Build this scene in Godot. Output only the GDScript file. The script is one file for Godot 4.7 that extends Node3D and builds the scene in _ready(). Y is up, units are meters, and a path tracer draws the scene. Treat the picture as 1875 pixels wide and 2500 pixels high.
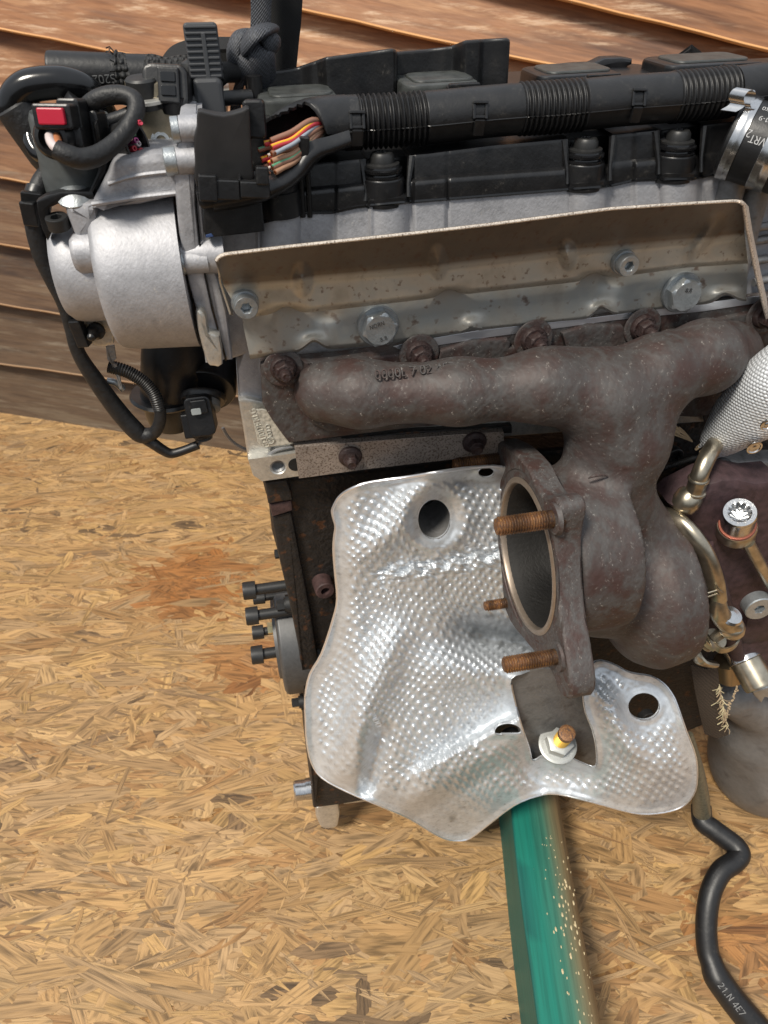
extends Node3D
# A petrol engine block standing on a green timber on a particle board in front of a lapped plank wall.
# Metres, y up. The engine has its own frame (x along the crank, y up the cylinders, z out of the exhaust side).

const FOCAL := 1805.0
var cam: Camera3D
var cam_at := Vector3(0, 0.76, 0)
var cam_basis := Basis(Vector3.RIGHT, deg_to_rad(-34.0))
var eng := Transform3D()
var eng_inv := Transform3D()
var engine: Node3D
var taken := {}
var rng := RandomNumberGenerator.new()

# ------------------------------------------------------------------ measuring
func ray(u: float, v: float) -> Vector3:
	return cam_basis * Vector3((u - 937.5) / FOCAL, -(v - 1250.0) / FOCAL, -1)

func W(u: float, v: float, depth: float) -> Vector3:
	return cam_at + ray(u, v) * depth

func on_plane(u: float, v: float, p: Vector3, n: Vector3) -> Vector3:
	var d := ray(u, v)
	return cam_at + d * ((p - cam_at).dot(n) / d.dot(n))

func E(u: float, v: float, z: float) -> Vector3:      # engine frame, on the plane z
	var o := eng_inv * cam_at
	var d := eng_inv.basis * ray(u, v)
	return o + d * ((z - o.z) / d.z)

func EX(u: float, v: float, x: float) -> Vector3:     # engine frame, on the plane x
	var o := eng_inv * cam_at
	var d := eng_inv.basis * ray(u, v)
	return o + d * ((x - o.x) / d.x)

func EY(u: float, v: float, y: float) -> Vector3:     # engine frame, on the plane y
	var o := eng_inv * cam_at
	var d := eng_inv.basis * ray(u, v)
	return o + d * ((y - o.y) / d.y)

func WE(u: float, v: float, depth: float) -> Vector3:    # engine frame, at a distance along the line of sight
	return eng_inv * W(u, v, depth)

func depth_of(p: Vector3) -> float:
	return -(cam_basis.inverse() * ((eng * p) - cam_at)).z

func px(z: float) -> float:                           # metres per photo pixel near the engine plane z
	return (0.46 - z * 0.92) / FOCAL

# ------------------------------------------------------------------ mesh building
class M:
	var v := PackedVector3Array()
	var t := PackedInt32Array()
	var c := PackedColorArray()
	var uv := PackedVector2Array()
	var tint := Color.WHITE
	func p(a: Vector3, w := Vector2.ZERO) -> int:
		v.append(a); c.append(tint); uv.append(w)
		return v.size() - 1
	func tri(a: int, b: int, d: int) -> void:
		t.append(a); t.append(b); t.append(d)
	func quad(a: int, b: int, d: int, e: int) -> void:
		tri(a, b, d); tri(a, d, e)
	func add(o: M, x := Transform3D()) -> void:
		var n := v.size()
		v.append_array(x * o.v); c.append_array(o.c); uv.append_array(o.uv)
		for i in o.t: t.append(i + n)
	func grid(rows: Array, closed := false, flip := false) -> Array:
		var ids := []
		for r in rows.size():
			var line := PackedInt32Array()
			for k in rows[r].size():
				line.append(p(rows[r][k], Vector2(float(k) / maxi(1, rows[r].size() - 1), float(r) / maxi(1, rows.size() - 1))))
			ids.append(line)
		for r in rows.size() - 1:
			var n: int = rows[r].size()
			for k in (n if closed else n - 1):
				var a: int = ids[r][k]; var b: int = ids[r][(k + 1) % n]
				var d: int = ids[r + 1][(k + 1) % n]; var e: int = ids[r + 1][k]
				if flip: quad(a, e, d, b)
				else: quad(a, b, d, e)
		return ids
	func fan(line: PackedInt32Array, flip := false) -> void:
		var mid := Vector3.ZERO
		for i in line: mid += v[i]
		var m := p(mid / line.size())
		for k in line.size():
			var a := line[k]; var b := line[(k + 1) % line.size()]
			if flip: tri(m, b, a)
			else: tri(m, a, b)
	func mesh(crease := 40.0, weld := true) -> ArrayMesh:
		var nf := t.size() / 3
		var fn := PackedVector3Array(); fn.resize(nf)
		var ov := PackedVector3Array(); var on := PackedVector3Array(); var oc := PackedColorArray(); var ou := PackedVector2Array()
		var oi := PackedInt32Array()
		for f in nf:
			fn[f] = (v[t[f * 3 + 1]] - v[t[f * 3]]).cross(v[t[f * 3 + 2]] - v[t[f * 3]])
		if crease >= 180.0 and not weld:
			on.resize(v.size())
			for f in nf:
				for k in 3: on[t[f * 3 + k]] += fn[f]
			for k in v.size(): on[k] = on[k].normalized()
			ov = v; oc = c; ou = uv
			oi.resize(t.size())
			for f in nf:
				oi[f * 3] = t[f * 3]; oi[f * 3 + 1] = t[f * 3 + 2]; oi[f * 3 + 2] = t[f * 3 + 1]
		else:
			var key := {}
			var w := PackedInt32Array(); w.resize(v.size())
			var at := []
			for k in v.size():
				var q := Vector3i((v[k] * 50000.0).round())
				if not key.has(q):
					key[q] = at.size(); at.append(PackedInt32Array())
				w[k] = key[q]
			for f in nf:
				for k in 3: at[w[t[f * 3 + k]]].append(f)
			var lim := cos(deg_to_rad(crease))
			var unit := PackedVector3Array(); unit.resize(nf)
			for f in nf: unit[f] = fn[f].normalized()
			for f in nf:
				for k in [0, 2, 1]:
					var i := t[f * 3 + k]
					var s := Vector3.ZERO
					for g in at[w[i]]:
						if unit[g].dot(unit[f]) >= lim: s += fn[g]
					ov.append(v[i]); on.append(s.normalized() if s.length_squared() > 0 else unit[f]); oc.append(c[i]); ou.append(uv[i])
					oi.append(oi.size())
		var a := []
		a.resize(Mesh.ARRAY_MAX)
		a[Mesh.ARRAY_VERTEX] = ov; a[Mesh.ARRAY_NORMAL] = on; a[Mesh.ARRAY_COLOR] = oc; a[Mesh.ARRAY_TEX_UV] = ou; a[Mesh.ARRAY_INDEX] = oi
		var am := ArrayMesh.new()
		am.add_surface_from_arrays(Mesh.PRIMITIVE_TRIANGLES, a)
		return am

func spline(pts: Array, n: int, closed := false) -> Array:      # Catmull-Rom through points, n samples a span
	var out := []
	var k := pts.size()
	for i in (k if closed else k - 1):
		for s in n:
			var a = pts[(i - 1 + k) % k] if closed else pts[maxi(i - 1, 0)]
			var d = pts[(i + 2) % k] if closed else pts[mini(i + 2, k - 1)]
			var b = pts[i]; var c = pts[(i + 1) % k]
			var t := float(s) / n
			out.append(0.5 * ((2.0 * b) + (c - a) * t + (2.0 * a - 5.0 * b + 4.0 * c - d) * t * t + (3.0 * b - a - 3.0 * c + d) * t * t * t))
	if not closed: out.append(pts[k - 1])
	return out

func side_of(axis: Vector3) -> Vector3:
	var u := Vector3.UP if absf(axis.normalized().y) < 0.9 else Vector3.RIGHT
	return axis.cross(u).normalized()

func tube(m: M, path: Array, rad, n := 14, cap := true, squash := 1.0, closed := false, up = null) -> void:
	var rows := []
	var side := Vector3.ZERO
	var k := path.size()
	for i in k:
		var d: Vector3 = ((path[(i + 1) % k] - path[(i - 1 + k) % k]) if closed else (path[mini(i + 1, k - 1)] - path[maxi(i - 1, 0)])).normalized()
		if i == 0: side = (d.cross(up).normalized() if up != null else side_of(d))
		side = (side - d * side.dot(d)).normalized()
		var oth := d.cross(side)
		var r: float
		if rad is float: r = rad
		else:
			var f: float = float(i) / maxi(1, k - 1) * (rad.size() - 1)
			r = lerpf(rad[int(f)], rad[mini(int(f) + 1, rad.size() - 1)], f - int(f))
		var row := []
		for j in n:
			var a := TAU * j / n
			row.append(path[i] + side * cos(a) * r + oth * sin(a) * r * squash)
		rows.append(row)
	if closed: rows.append(rows[0])
	var ids := m.grid(rows, true, true)
	if cap and not closed:
		m.fan(ids[0]); m.fan(ids[k - 1], true)

func lathe(m: M, o: Vector3, axis: Vector3, prof: Array, n := 24, cap := true, turn := 0.0) -> void:   # prof: [height, radius]
	var d := axis.normalized()
	var s := side_of(d)
	var q := d.cross(s)
	var rows := []
	for h in prof:
		var row := []
		for j in n:
			var a := TAU * j / n + turn
			row.append(o + d * h[0] + (s * cos(a) + q * sin(a)) * h[1])
		rows.append(row)
	var ids := m.grid(rows, true, true)
	if cap:
		m.fan(ids[0]); m.fan(ids[rows.size() - 1], true)

func inset(poly: PackedVector2Array, by: float) -> PackedVector2Array:
	var out := PackedVector2Array()
	var n := poly.size()
	var turn := -1.0 if Geometry2D.is_polygon_clockwise(poly) else 1.0
	for i in n:
		var a := (poly[i] - poly[(i - 1 + n) % n]).normalized()
		var b := (poly[(i + 1) % n] - poly[i]).normalized()
		var na := Vector2(-a.y, a.x) * turn; var nb := Vector2(-b.y, b.x) * turn
		var mid := (na + nb)
		var l := mid.length()
		mid = na if l < 0.2 else mid / l
		out.append(poly[i] + mid * by / maxf(0.45, mid.dot(na)))
	return out

func plate(m: M, poly_in: PackedVector2Array, x: Transform3D, thick: float, bevel := 0.001) -> void:    # front face at local z=0, body to -thick
	var poly := poly_in
	if Geometry2D.is_polygon_clockwise(poly):
		poly = poly.duplicate(); poly.reverse()
	var inner := inset(poly, bevel)
	var rows := []
	for q in [[inner, 0.0], [inset(poly, bevel * 0.3), -bevel * 0.3], [poly, -bevel], [poly, -thick + bevel], [inner, -thick]]:
		var row := []
		for a in q[0]: row.append(x * Vector3(a.x, a.y, q[1]))
		rows.append(row)
	var ids := m.grid(rows, true, true)
	var tr := Geometry2D.triangulate_polygon(poly)
	for i in range(0, tr.size(), 3):
		var a := inner[tr[i]]; var b := inner[tr[i + 1]]; var c := inner[tr[i + 2]]
		var ccw := (b - a).cross(c - a) > 0
		var f: PackedInt32Array = ids[0]; var g: PackedInt32Array = ids[4]
		if ccw:
			m.tri(f[tr[i]], f[tr[i + 1]], f[tr[i + 2]]); m.tri(g[tr[i]], g[tr[i + 2]], g[tr[i + 1]])
		else:
			m.tri(f[tr[i]], f[tr[i + 2]], f[tr[i + 1]]); m.tri(g[tr[i]], g[tr[i + 1]], g[tr[i + 2]])

func eplate(m: M, pts: Array, z: float, thick: float, bevel := 0.001, smooth := 0) -> void:    # an outline measured on the engine plane z
	var poly := PackedVector2Array()
	for a in pts:
		var e := E(a[0], a[1], z)
		poly.append(Vector2(e.x, e.y))
	if smooth > 0: poly = PackedVector2Array(spline(Array(poly), smooth, true))
	plate(m, poly, Transform3D(Basis(), Vector3(0, 0, z)), thick, bevel)

func round_rect(w: float, h: float, r: float, n := 5) -> PackedVector2Array:
	var out := PackedVector2Array()
	for k in 4:
		var c := Vector2([1, -1, -1, 1][k] * (w / 2 - r), [1, 1, -1, -1][k] * (h / 2 - r))
		for i in n:
			out.append(c + Vector2.from_angle(PI / 2 * (k + float(i) / (n - 1))) * r)
	return out

func block(m: M, x: Transform3D, s: Vector3, bevel := 0.001, r := 0.002) -> void:    # centred box with rounded edges
	plate(m, round_rect(s.x, s.y, minf(r, minf(s.x, s.y) * 0.45)), x * Transform3D(Basis(), Vector3(0, 0, s.z / 2)), s.z, bevel)

func frame(z: Vector3, y: Vector3, at: Vector3) -> Transform3D:
	var zz := z.normalized(); var xx := y.cross(zz).normalized()
	return Transform3D(Basis(xx, zz.cross(xx), zz), at)

func sheet(m: M, rows: Array, thick: float) -> void:     # a grid of points given a thickness (away from its left-hand normal)
	var nr := rows.size(); var nc: int = rows[0].size()
	var back := []
	for r in nr:
		var row := []
		for k in nc:
			var a: Vector3 = rows[r][mini(k + 1, nc - 1)] - rows[r][maxi(k - 1, 0)]
			var b: Vector3 = rows[mini(r + 1, nr - 1)][k] - rows[maxi(r - 1, 0)][k]
			row.append(rows[r][k] + a.cross(b).normalized() * thick)
		back.append(row)
	var f := m.grid(rows, false, true)
	var g := m.grid(back, false, false)
	for k in nc - 1:
		m.quad(f[0][k], f[0][k + 1], g[0][k + 1], g[0][k]); m.quad(f[nr - 1][k + 1], f[nr - 1][k], g[nr - 1][k], g[nr - 1][k + 1])
	for r in nr - 1:
		m.quad(f[r + 1][0], f[r][0], g[r][0], g[r + 1][0]); m.quad(f[r][nc - 1], f[r + 1][nc - 1], g[r + 1][nc - 1], g[r][nc - 1])

func lerp_line(pts: Array, u: float) -> float:           # v of a photo line [[u, v] ...] at u
	if u <= pts[0][0]: return pts[0][1]
	for i in pts.size() - 1:
		if u <= pts[i + 1][0]:
			return lerpf(pts[i][1], pts[i + 1][1], (u - pts[i][0]) / maxf(0.001, pts[i + 1][0] - pts[i][0]))
	return pts[pts.size() - 1][1]

func bump(x: float, w: float) -> float: return exp(-x * x / (w * w))
func ss(a: float, b: float, x: float) -> float: return smoothstep(a, b, x)

# ------------------------------------------------------------------ objects
func numbered(parent: Node, called: String) -> String:
	var k := str(parent.get_instance_id()) + called
	var n: int = taken.get(k, 0)
	taken[k] = n + 1
	return called if n == 0 else "%s_%03d" % [called, n]

func tag(o: Node, label := "", category := "", group := "", kind := "") -> void:
	if label: o.set_meta("label", label)
	if category: o.set_meta("category", category)
	if group: o.set_meta("group", group)
	if kind: o.set_meta("kind", kind)

func part(called: String, m, mat: Material, parent: Node, label := "", crease := 40.0) -> MeshInstance3D:
	var o := MeshInstance3D.new()
	o.mesh = m.mesh(crease) if m is M else m
	o.material_override = mat
	o.name = numbered(parent, called)
	parent.add_child(o, true)
	if label: o.set_meta("label", label)
	return o

func thing(called: String, label: String, category: String, at := Transform3D()) -> Node3D:
	var o := Node3D.new()
	o.name = numbered(self, called)
	o.transform = at
	add_child(o, true)
	tag(o, label, category)
	return o

func text(called: String, what: String, size: float, at: Transform3D, mat: Material, parent: Node, deep := 0.0003) -> MeshInstance3D:
	var tm := TextMesh.new()
	var f := SystemFont.new()
	f.font_names = PackedStringArray(["Droid Sans"])
	tm.font = f; tm.text = what; tm.font_size = 32; tm.pixel_size = size / 32.0; tm.depth = deep
	var o := part(called, tm, mat, parent)
	o.transform = at
	return o

# ------------------------------------------------------------------ surfaces
func noise_tex(seed_n: int, freq: float, ramp: Array, oct := 4, kind := FastNoiseLite.TYPE_SIMPLEX_SMOOTH, side := 512, warp := 0.0, wide := 0, gain := 0.5) -> NoiseTexture2D:
	var n := FastNoiseLite.new()
	n.fractal_gain = gain
	n.seed = seed_n; n.frequency = freq; n.noise_type = kind; n.fractal_octaves = oct
	if oct <= 1: n.fractal_type = FastNoiseLite.FRACTAL_NONE
	if warp > 0:
		n.domain_warp_enabled = true; n.domain_warp_amplitude = warp; n.domain_warp_frequency = freq * 0.6
	var t := NoiseTexture2D.new()
	t.width = wide if wide else side; t.height = side; t.seamless = true; t.noise = n; t.generate_mipmaps = false
	if ramp:
		var g := Gradient.new()
		var off := PackedFloat32Array(); var col := PackedColorArray()
		for r in ramp:
			off.append(r[0]); col.append(r[1] if r[1] is Color else Color(r[1], r[1], r[1]))
		g.offsets = off; g.colors = col
		t.color_ramp = g
	return t

func lin(r: float, g: float, b: float) -> Color: return Color(r, g, b).linear_to_srgb()

func mat(col: Color, rough: float, metal := 0.0, tex: Texture2D = null, scale := 20.0, relief: Texture2D = null, deep := 0.0, rscale := 0.0) -> StandardMaterial3D:
	var s := StandardMaterial3D.new()
	s.albedo_color = col; s.roughness = rough; s.metallic = metal
	s.vertex_color_use_as_albedo = true
	if tex or relief:
		s.uv1_triplanar = true
		s.uv1_scale = Vector3.ONE * scale
	if tex: s.albedo_texture = tex
	if relief:
		s.heightmap_enabled = true; s.heightmap_texture = relief; s.heightmap_scale = deep
	return s

# ------------------------------------------------------------------ camera, sky, setting
func set_view() -> void:
	cam = Camera3D.new()
	cam.name = "camera"
	cam.transform = Transform3D(cam_basis, cam_at)
	cam.fov = rad_to_deg(2.0 * atan(1250.0 / FOCAL))
	cam.near = 0.02; cam.far = 60.0
	var ph := CameraAttributesPhysical.new()
	ph.frustum_focal_length = 12.0 / tan(deg_to_rad(cam.fov) / 2.0)
	ph.frustum_focus_distance = 0.46
	ph.frustum_near = 0.02; ph.frustum_far = 60.0
	ph.exposure_aperture = 13.0
	cam.attributes = ph
	add_child(cam)
	cam.current = true
	var e := Environment.new()
	e.background_mode = Environment.BG_SKY
	var sm := ProceduralSkyMaterial.new()
	sm.sky_top_color = Color(0.93, 0.96, 1.0)
	sm.sky_horizon_color = Color(0.74, 0.77, 0.80)
	sm.sky_curve = 0.25
	sm.ground_bottom_color = Color(0.26, 0.25, 0.23)
	sm.ground_horizon_color = Color(0.36, 0.36, 0.35)
	sm.sun_angle_max = 1.0
	sm.sky_energy_multiplier = 1.0
	var sky := Sky.new()
	sky.sky_material = sm
	e.sky = sky
	e.background_energy_multiplier = 0.82
	e.tonemap_mode = Environment.TONE_MAPPER_LINEAR
	e.tonemap_exposure = 1.1
	e.sdfgi_enabled = true; e.ssao_enabled = true; e.ssil_enabled = true
	var we := WorldEnvironment.new()
	we.name = "daylight"
	we.environment = e
	add_child(we)
	var sun := DirectionalLight3D.new()
	sun.name = "overcast_sun"
	sun.light_energy = 1.25
	sun.light_color = Color(1.0, 0.97, 0.92)
	sun.light_angular_distance = 12.0
	sun.shadow_enabled = true
	sun.basis = Basis.looking_at(Vector3(0.45, -0.95, -0.62).normalized(), Vector3.UP)
	add_child(sun)
	eng = Transform3D(Basis(Vector3.UP, deg_to_rad(10.5)) * Basis(Vector3.BACK, deg_to_rad(2.0)) * Basis(Vector3.RIGHT, deg_to_rad(4.0)), W(1100, 900, 0.46))
	eng_inv = eng.affine_inverse()

func wall() -> void:
	var a := on_plane(0, 992, Vector3.ZERO, Vector3.UP)
	var b := on_plane(540, 1078, Vector3.ZERO, Vector3.UP)
	var s := (b - a).normalized()
	var n := s.cross(Vector3.UP).normalized()
	if n.dot(cam_at - a) < 0: n = -n
	var xf := Transform3D(Basis(s, Vector3.UP, s.cross(Vector3.UP)), a)
	var inv := xf.affine_inverse()
	var o := thing("wooden_wall", "weathered brown lapped plank wall standing behind the engine and the particle board", "wall", xf)
	o.set_meta("kind", "thing")
	var lines := [[-400, 992 - 62, 540, 1078], [0, 876, 360, 924], [0, 730, 143, 755], [0, 585, 80, 598], [0, 424, 90, 440], [0, 268, 130, 292], [0, 70, 400, 146], [739, 27, 1310, 150], [1363, 0, 1875, 130]]
	var low := []
	for l in lines:
		var p := inv * on_plane(l[0], l[1], a, n)
		var q := inv * on_plane(l[2], l[3], a, n)
		low.append([p, (q.y - p.y) / (q.x - p.x)])
	low[0][0].y = -0.02; low[0][1] = 0.0
	for extra in 3:
		var k: Array = low[low.size() - 1]
		low.append([k[0] + Vector3(0, 0.15, 0), k[1]])
	var grains := []
	for g in 3:
		grains.append(noise_tex(40 + g, 0.003, [[0.0, Color(0.36, 0.22, 0.14)], [0.3, Color(0.56, 0.36, 0.22)], [0.5, Color(0.69, 0.46, 0.29)], [0.62, Color(0.60, 0.39, 0.24)], [0.8, Color(0.76, 0.54, 0.36)], [1.0, Color(0.64, 0.44, 0.29)]], 8, FastNoiseLite.TYPE_SIMPLEX_SMOOTH, 1024, 50.0, 0, 0.62))
	var fine := noise_tex(51, 0.02, [[0.0, 0.0], [1.0, 1.0]], 5)
	var worn := noise_tex(52, 0.006, [[0.0, Color(0.85, 0.74, 0.60, 0.0)], [0.50, Color(0.85, 0.72, 0.58, 0.05)], [0.60, Color(0.80, 0.66, 0.52, 0.30)], [0.72, Color(0.88, 0.77, 0.65, 0.55)], [1.0, Color(0.92, 0.84, 0.76, 0.7)]], 8, FastNoiseLite.TYPE_SIMPLEX_SMOOTH, 1024, 0.0, 0, 0.72)
	var where := noise_tex(54, 0.009, [[0.0, 0.0], [0.48, 0.06], [0.62, 0.9], [1.0, 1.0]], 4)
	var bare := noise_tex(53, 0.02, [[0.0, Color(0.85, 0.62, 0.36)], [0.5, Color(0.93, 0.74, 0.48)], [1.0, Color(0.78, 0.52, 0.30)]], 4)
	var mats := []
	for g in 3:
		var w := mat(Color.WHITE, 0.62, 0.0)
		w.albedo_texture = grains[g]
		w.uv1_scale = Vector3(0.55, 6.5, 1)
		w.heightmap_enabled = true; w.heightmap_texture = fine; w.heightmap_scale = 0.05
		w.detail_enabled = true; w.detail_albedo = worn; w.detail_uv_layer = BaseMaterial3D.DETAIL_UV_2; w.detail_mask = where
		w.uv2_triplanar = true; w.uv2_scale = Vector3(1.3, 12, 12); w.uv2_offset = Vector3(g * 0.37, 0, 0)
		mats.append(w)
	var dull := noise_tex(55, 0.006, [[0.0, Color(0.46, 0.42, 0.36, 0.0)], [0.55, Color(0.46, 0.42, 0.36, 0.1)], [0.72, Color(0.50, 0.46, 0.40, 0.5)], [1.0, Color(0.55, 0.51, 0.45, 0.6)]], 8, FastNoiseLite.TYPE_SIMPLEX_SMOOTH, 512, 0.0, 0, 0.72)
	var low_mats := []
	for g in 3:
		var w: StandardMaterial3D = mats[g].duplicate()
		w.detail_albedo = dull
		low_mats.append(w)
	var lip := mat(Color.WHITE, 0.7)
	lip.albedo_texture = bare; lip.uv1_scale = Vector3(2, 0.4, 1)
	var x0 := -2.6; var x1 := 4.2
	rng.seed = 5
	for i in low.size() - 1:
		var lo: Array = low[i]; var up: Array = low[i + 1]
		var m := M.new(); var e := M.new()
		# the higher planks keep their red stain, the lower ones are weathered greyer, with ambient shade painted into the tint
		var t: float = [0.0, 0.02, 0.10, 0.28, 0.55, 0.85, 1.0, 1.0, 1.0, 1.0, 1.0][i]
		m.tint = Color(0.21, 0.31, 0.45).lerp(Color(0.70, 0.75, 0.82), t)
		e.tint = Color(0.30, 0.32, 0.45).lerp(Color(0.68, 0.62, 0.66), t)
		var rows := [[], [], [], [], [], [], []]
		var off := Vector2(rng.randf() * 3.0, rng.randf())
		var ph := rng.randf() * 9.0
		var n_seg := 130
		for k in n_seg + 1:
			var x := lerpf(x0, x1, float(k) / n_seg)
			var y0: float = lo[0].y + (x - lo[0].x) * lo[1] + 0.0012 * sin(x * 9.0 + ph) + 0.0006 * sin(x * 41.0 + ph * 2.0)
			var y1: float = up[0].y + (x - up[0].x) * up[1] + 0.03
			rows[0].append(Vector3(x, y1, -0.001)); rows[1].append(Vector3(x, lerpf(y1, y0, 0.5), 0.0150)); rows[2].append(Vector3(x, y0 + 0.005, 0.0308))
			rows[3].append(Vector3(x, y0 + 0.003, 0.0328)); rows[4].append(Vector3(x, y0 + 0.0005, 0.0314)); rows[5].append(Vector3(x, y0, 0.027)); rows[6].append(Vector3(x, y0 + 0.002, -0.004))
		var start := m.v.size()
		m.grid(rows.slice(0, 3), false, true)
		for q in range(start, m.v.size()):
			m.uv[q] = Vector2(m.v[q].x, m.v[q].y - lo[0].y - (m.v[q].x - lo[0].x) * lo[1]) + off
		e.grid(rows.slice(2, 7), false, true)
		var pl := part("plank", m, (low_mats if i < 5 else mats)[i % 3], o, "", 60)
		part("lower_edge", e, lip, pl, "", 60)

func floor_board() -> void:
	var base := noise_tex(60, 0.03, [[0.0, Color(0.38, 0.26, 0.14)], [0.5, Color(0.56, 0.41, 0.23)], [1.0, Color(0.68, 0.51, 0.30)]], 5)
	var b := M.new()
	block(b, Transform3D(Basis(Vector3.RIGHT, -PI / 2), Vector3(0.35, -0.0092, -0.75)), Vector3(4.2, 2.4, 0.018), 0.001, 0.002)
	var o := part("particle_board_floor", b, mat(Color.WHITE, 0.75, 0, base, 9.0), self, "tan oriented strand board lying under the engine, full of pressed wood flakes")
	o.set_meta("kind", "structure")
	var streak := noise_tex(61, 0.012, [[0.0, 0.62], [0.3, 0.80], [0.5, 0.92], [0.7, 0.97], [1.0, 1.0]], 6, FastNoiseLite.TYPE_SIMPLEX_SMOOTH, 256)
	var rel := noise_tex(62, 0.03, [[0.0, 0.0], [1.0, 1.0]], 4, FastNoiseLite.TYPE_SIMPLEX_SMOOTH, 256)
	var fm := mat(Color.WHITE, 0.6)
	fm.albedo_texture = streak
	fm.uv1_scale = Vector3(0.4, 2.6, 1)
	fm.heightmap_enabled = true; fm.heightmap_texture = rel; fm.heightmap_scale = 0.02
	rng.seed = 77
	var shapes := []
	for k in 8:
		var m := M.new()
		var n := 9
		var top := []; var bot := []; var mid := []
		var bend := rng.randf_range(-0.06, 0.06)
		var o2 := rng.randf() * 4.0
		var ends := rng.randf_range(2.5, 9.0)
		for i in n:
			var t := float(i) / (n - 1)
			var w := 0.5 * clampf(minf(t + 0.03, 1.03 - t) * ends, 0.1, 1.0)
			w *= rng.randf_range(0.84, 1.0)
			var yc := bend * sin(PI * t)
			mid.append(Vector3(t - 0.5, 0.0, yc))
			top.append(Vector3(t - 0.5, rng.randf_range(-0.05, 0.1), yc - w * rng.randf_range(0.75, 1.0)))
			bot.append(Vector3(t - 0.5, rng.randf_range(-0.05, 0.1), yc + w * rng.randf_range(0.75, 1.0)))
		m.grid([top, mid, bot])
		for q in m.v.size(): m.uv[q] = Vector2(m.v[q].x + o2, m.v[q].z * 0.6 + o2 * 1.7)
		shapes.append(m.mesh(180, true))
	var tones := [Color(0.60, 0.40, 0.19), Color(0.68, 0.47, 0.24), Color(0.74, 0.54, 0.29), Color(0.55, 0.36, 0.17), Color(0.64, 0.45, 0.25), Color(0.48, 0.31, 0.15), Color(0.70, 0.48, 0.21), Color(0.42, 0.30, 0.18), Color(0.38, 0.20, 0.09), Color(0.57, 0.43, 0.27)]
	var stain := on_plane(470, 1420, Vector3.ZERO, Vector3.UP)
	var stain2 := on_plane(620, 1600, Vector3.ZERO, Vector3.UP)
	var stain3 := on_plane(1820, 2270, Vector3.ZERO, Vector3.UP)
	var per := []
	for k in 8: per.append([])
	var singles := []
	var total := 55000
	for i in total:
		var x := rng.randf_range(-1.7, 2.0)
		var z := rng.randf_range(-1.95, 0.1)
		var big := i > total - 5000
		var lng := rng.randf_range(0.05, 0.13) * (1.0 if rng.randf() < 0.7 else 0.55)
		var wid := (rng.randf_range(0.010, 0.036) if rng.randf() < 0.66 else rng.randf_range(0.004, 0.010)) * (1.0 if not big else 0.8)
		var turn := rng.randfn(0.0, 0.33) if rng.randf() < 0.70 else rng.randf_range(-PI, PI)
		if absf(sin(turn)) > 0.5: lng *= 0.7
		var col: Color = tones[rng.randi() % tones.size()]
		col = col.lerp(Color(0.56, 0.355, 0.145), 0.55) * rng.randf_range(0.72, 1.05)
		if rng.randf() < 0.035: col = Color(0.24, 0.16, 0.085) * rng.randf_range(0.6, 1.4)
		var at := Vector3(x, 0, z)
		var q := 0.0
		for s in [[stain, 0.10, 0.8], [stain2, 0.06, 0.55], [stain3, 0.05, 0.6]]:
			var d: Vector3 = at - s[0]
			q = maxf(q, s[2] * (1.0 - smoothstep(s[1] * 0.6, s[1] * 1.25, d.length() + rng.randf_range(-0.02, 0.02))))
		if q > 0: col = col.lerp(Color(0.36, 0.145, 0.035) * rng.randf_range(0.7, 1.25), q)
		col = Color(col.r * 0.88, col.g * 0.81, col.b * 0.76)
		var bs := Basis(Vector3.UP, turn) * Basis(Vector3.RIGHT, rng.randfn(0, 0.012)) * Basis(Vector3.BACK, rng.randfn(0, 0.003))
		var xf := Transform3D(bs * Basis.from_scale(Vector3(lng, 0.0015, wid)), Vector3(x, 0.0002 + 0.0007 * float(i) / total + rng.randf() * 0.00015, z))
		var near := Vector2(x, z).length()
		var sight := cam_basis.inverse() * (xf.origin - cam_at)
		var su := -sight.x / sight.z; var sv := -sight.y / sight.z
		if i > total - 2400 and singles.size() < 280 and near < 1.0 and absf(su) < 0.52 and absf(sv) < 0.69 and lng > 0.055:
			singles.append([xf, col, rng.randi() % 8])
		else: per[rng.randi() % 8].append([xf, col])
	for k in 8:
		var mm := MultiMesh.new()
		mm.transform_format = MultiMesh.TRANSFORM_3D
		mm.use_colors = true
		mm.mesh = shapes[k]
		mm.instance_count = per[k].size()
		for i in per[k].size():
			mm.set_instance_transform(i, per[k][i][0]); mm.set_instance_color(i, per[k][i][1])
		var mi := MultiMeshInstance3D.new()
		mi.multimesh = mm; mi.material_override = fm
		mi.name = numbered(o, "wood_flakes")
		o.add_child(mi, true)
		mi.set_meta("kind", "stuff")
	var toned := {}
	for s in singles:
		var tone := int(rng.randi() % 6)
		var key: int = s[2] * 100 + (s[1].r > 0.5 as int) * 10 + tone
		var colour: Color = s[1]
		var km := "%d" % [roundi(colour.r * 12) * 100 + roundi(colour.b * 12)]
		if not toned.has(km):
			var c: StandardMaterial3D = fm.duplicate()
			c.albedo_color = colour.linear_to_srgb()
			toned[km] = c
		var f := part("wood_flake", shapes[s[2]], toned[km], o)
		f.transform = s[0]

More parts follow.
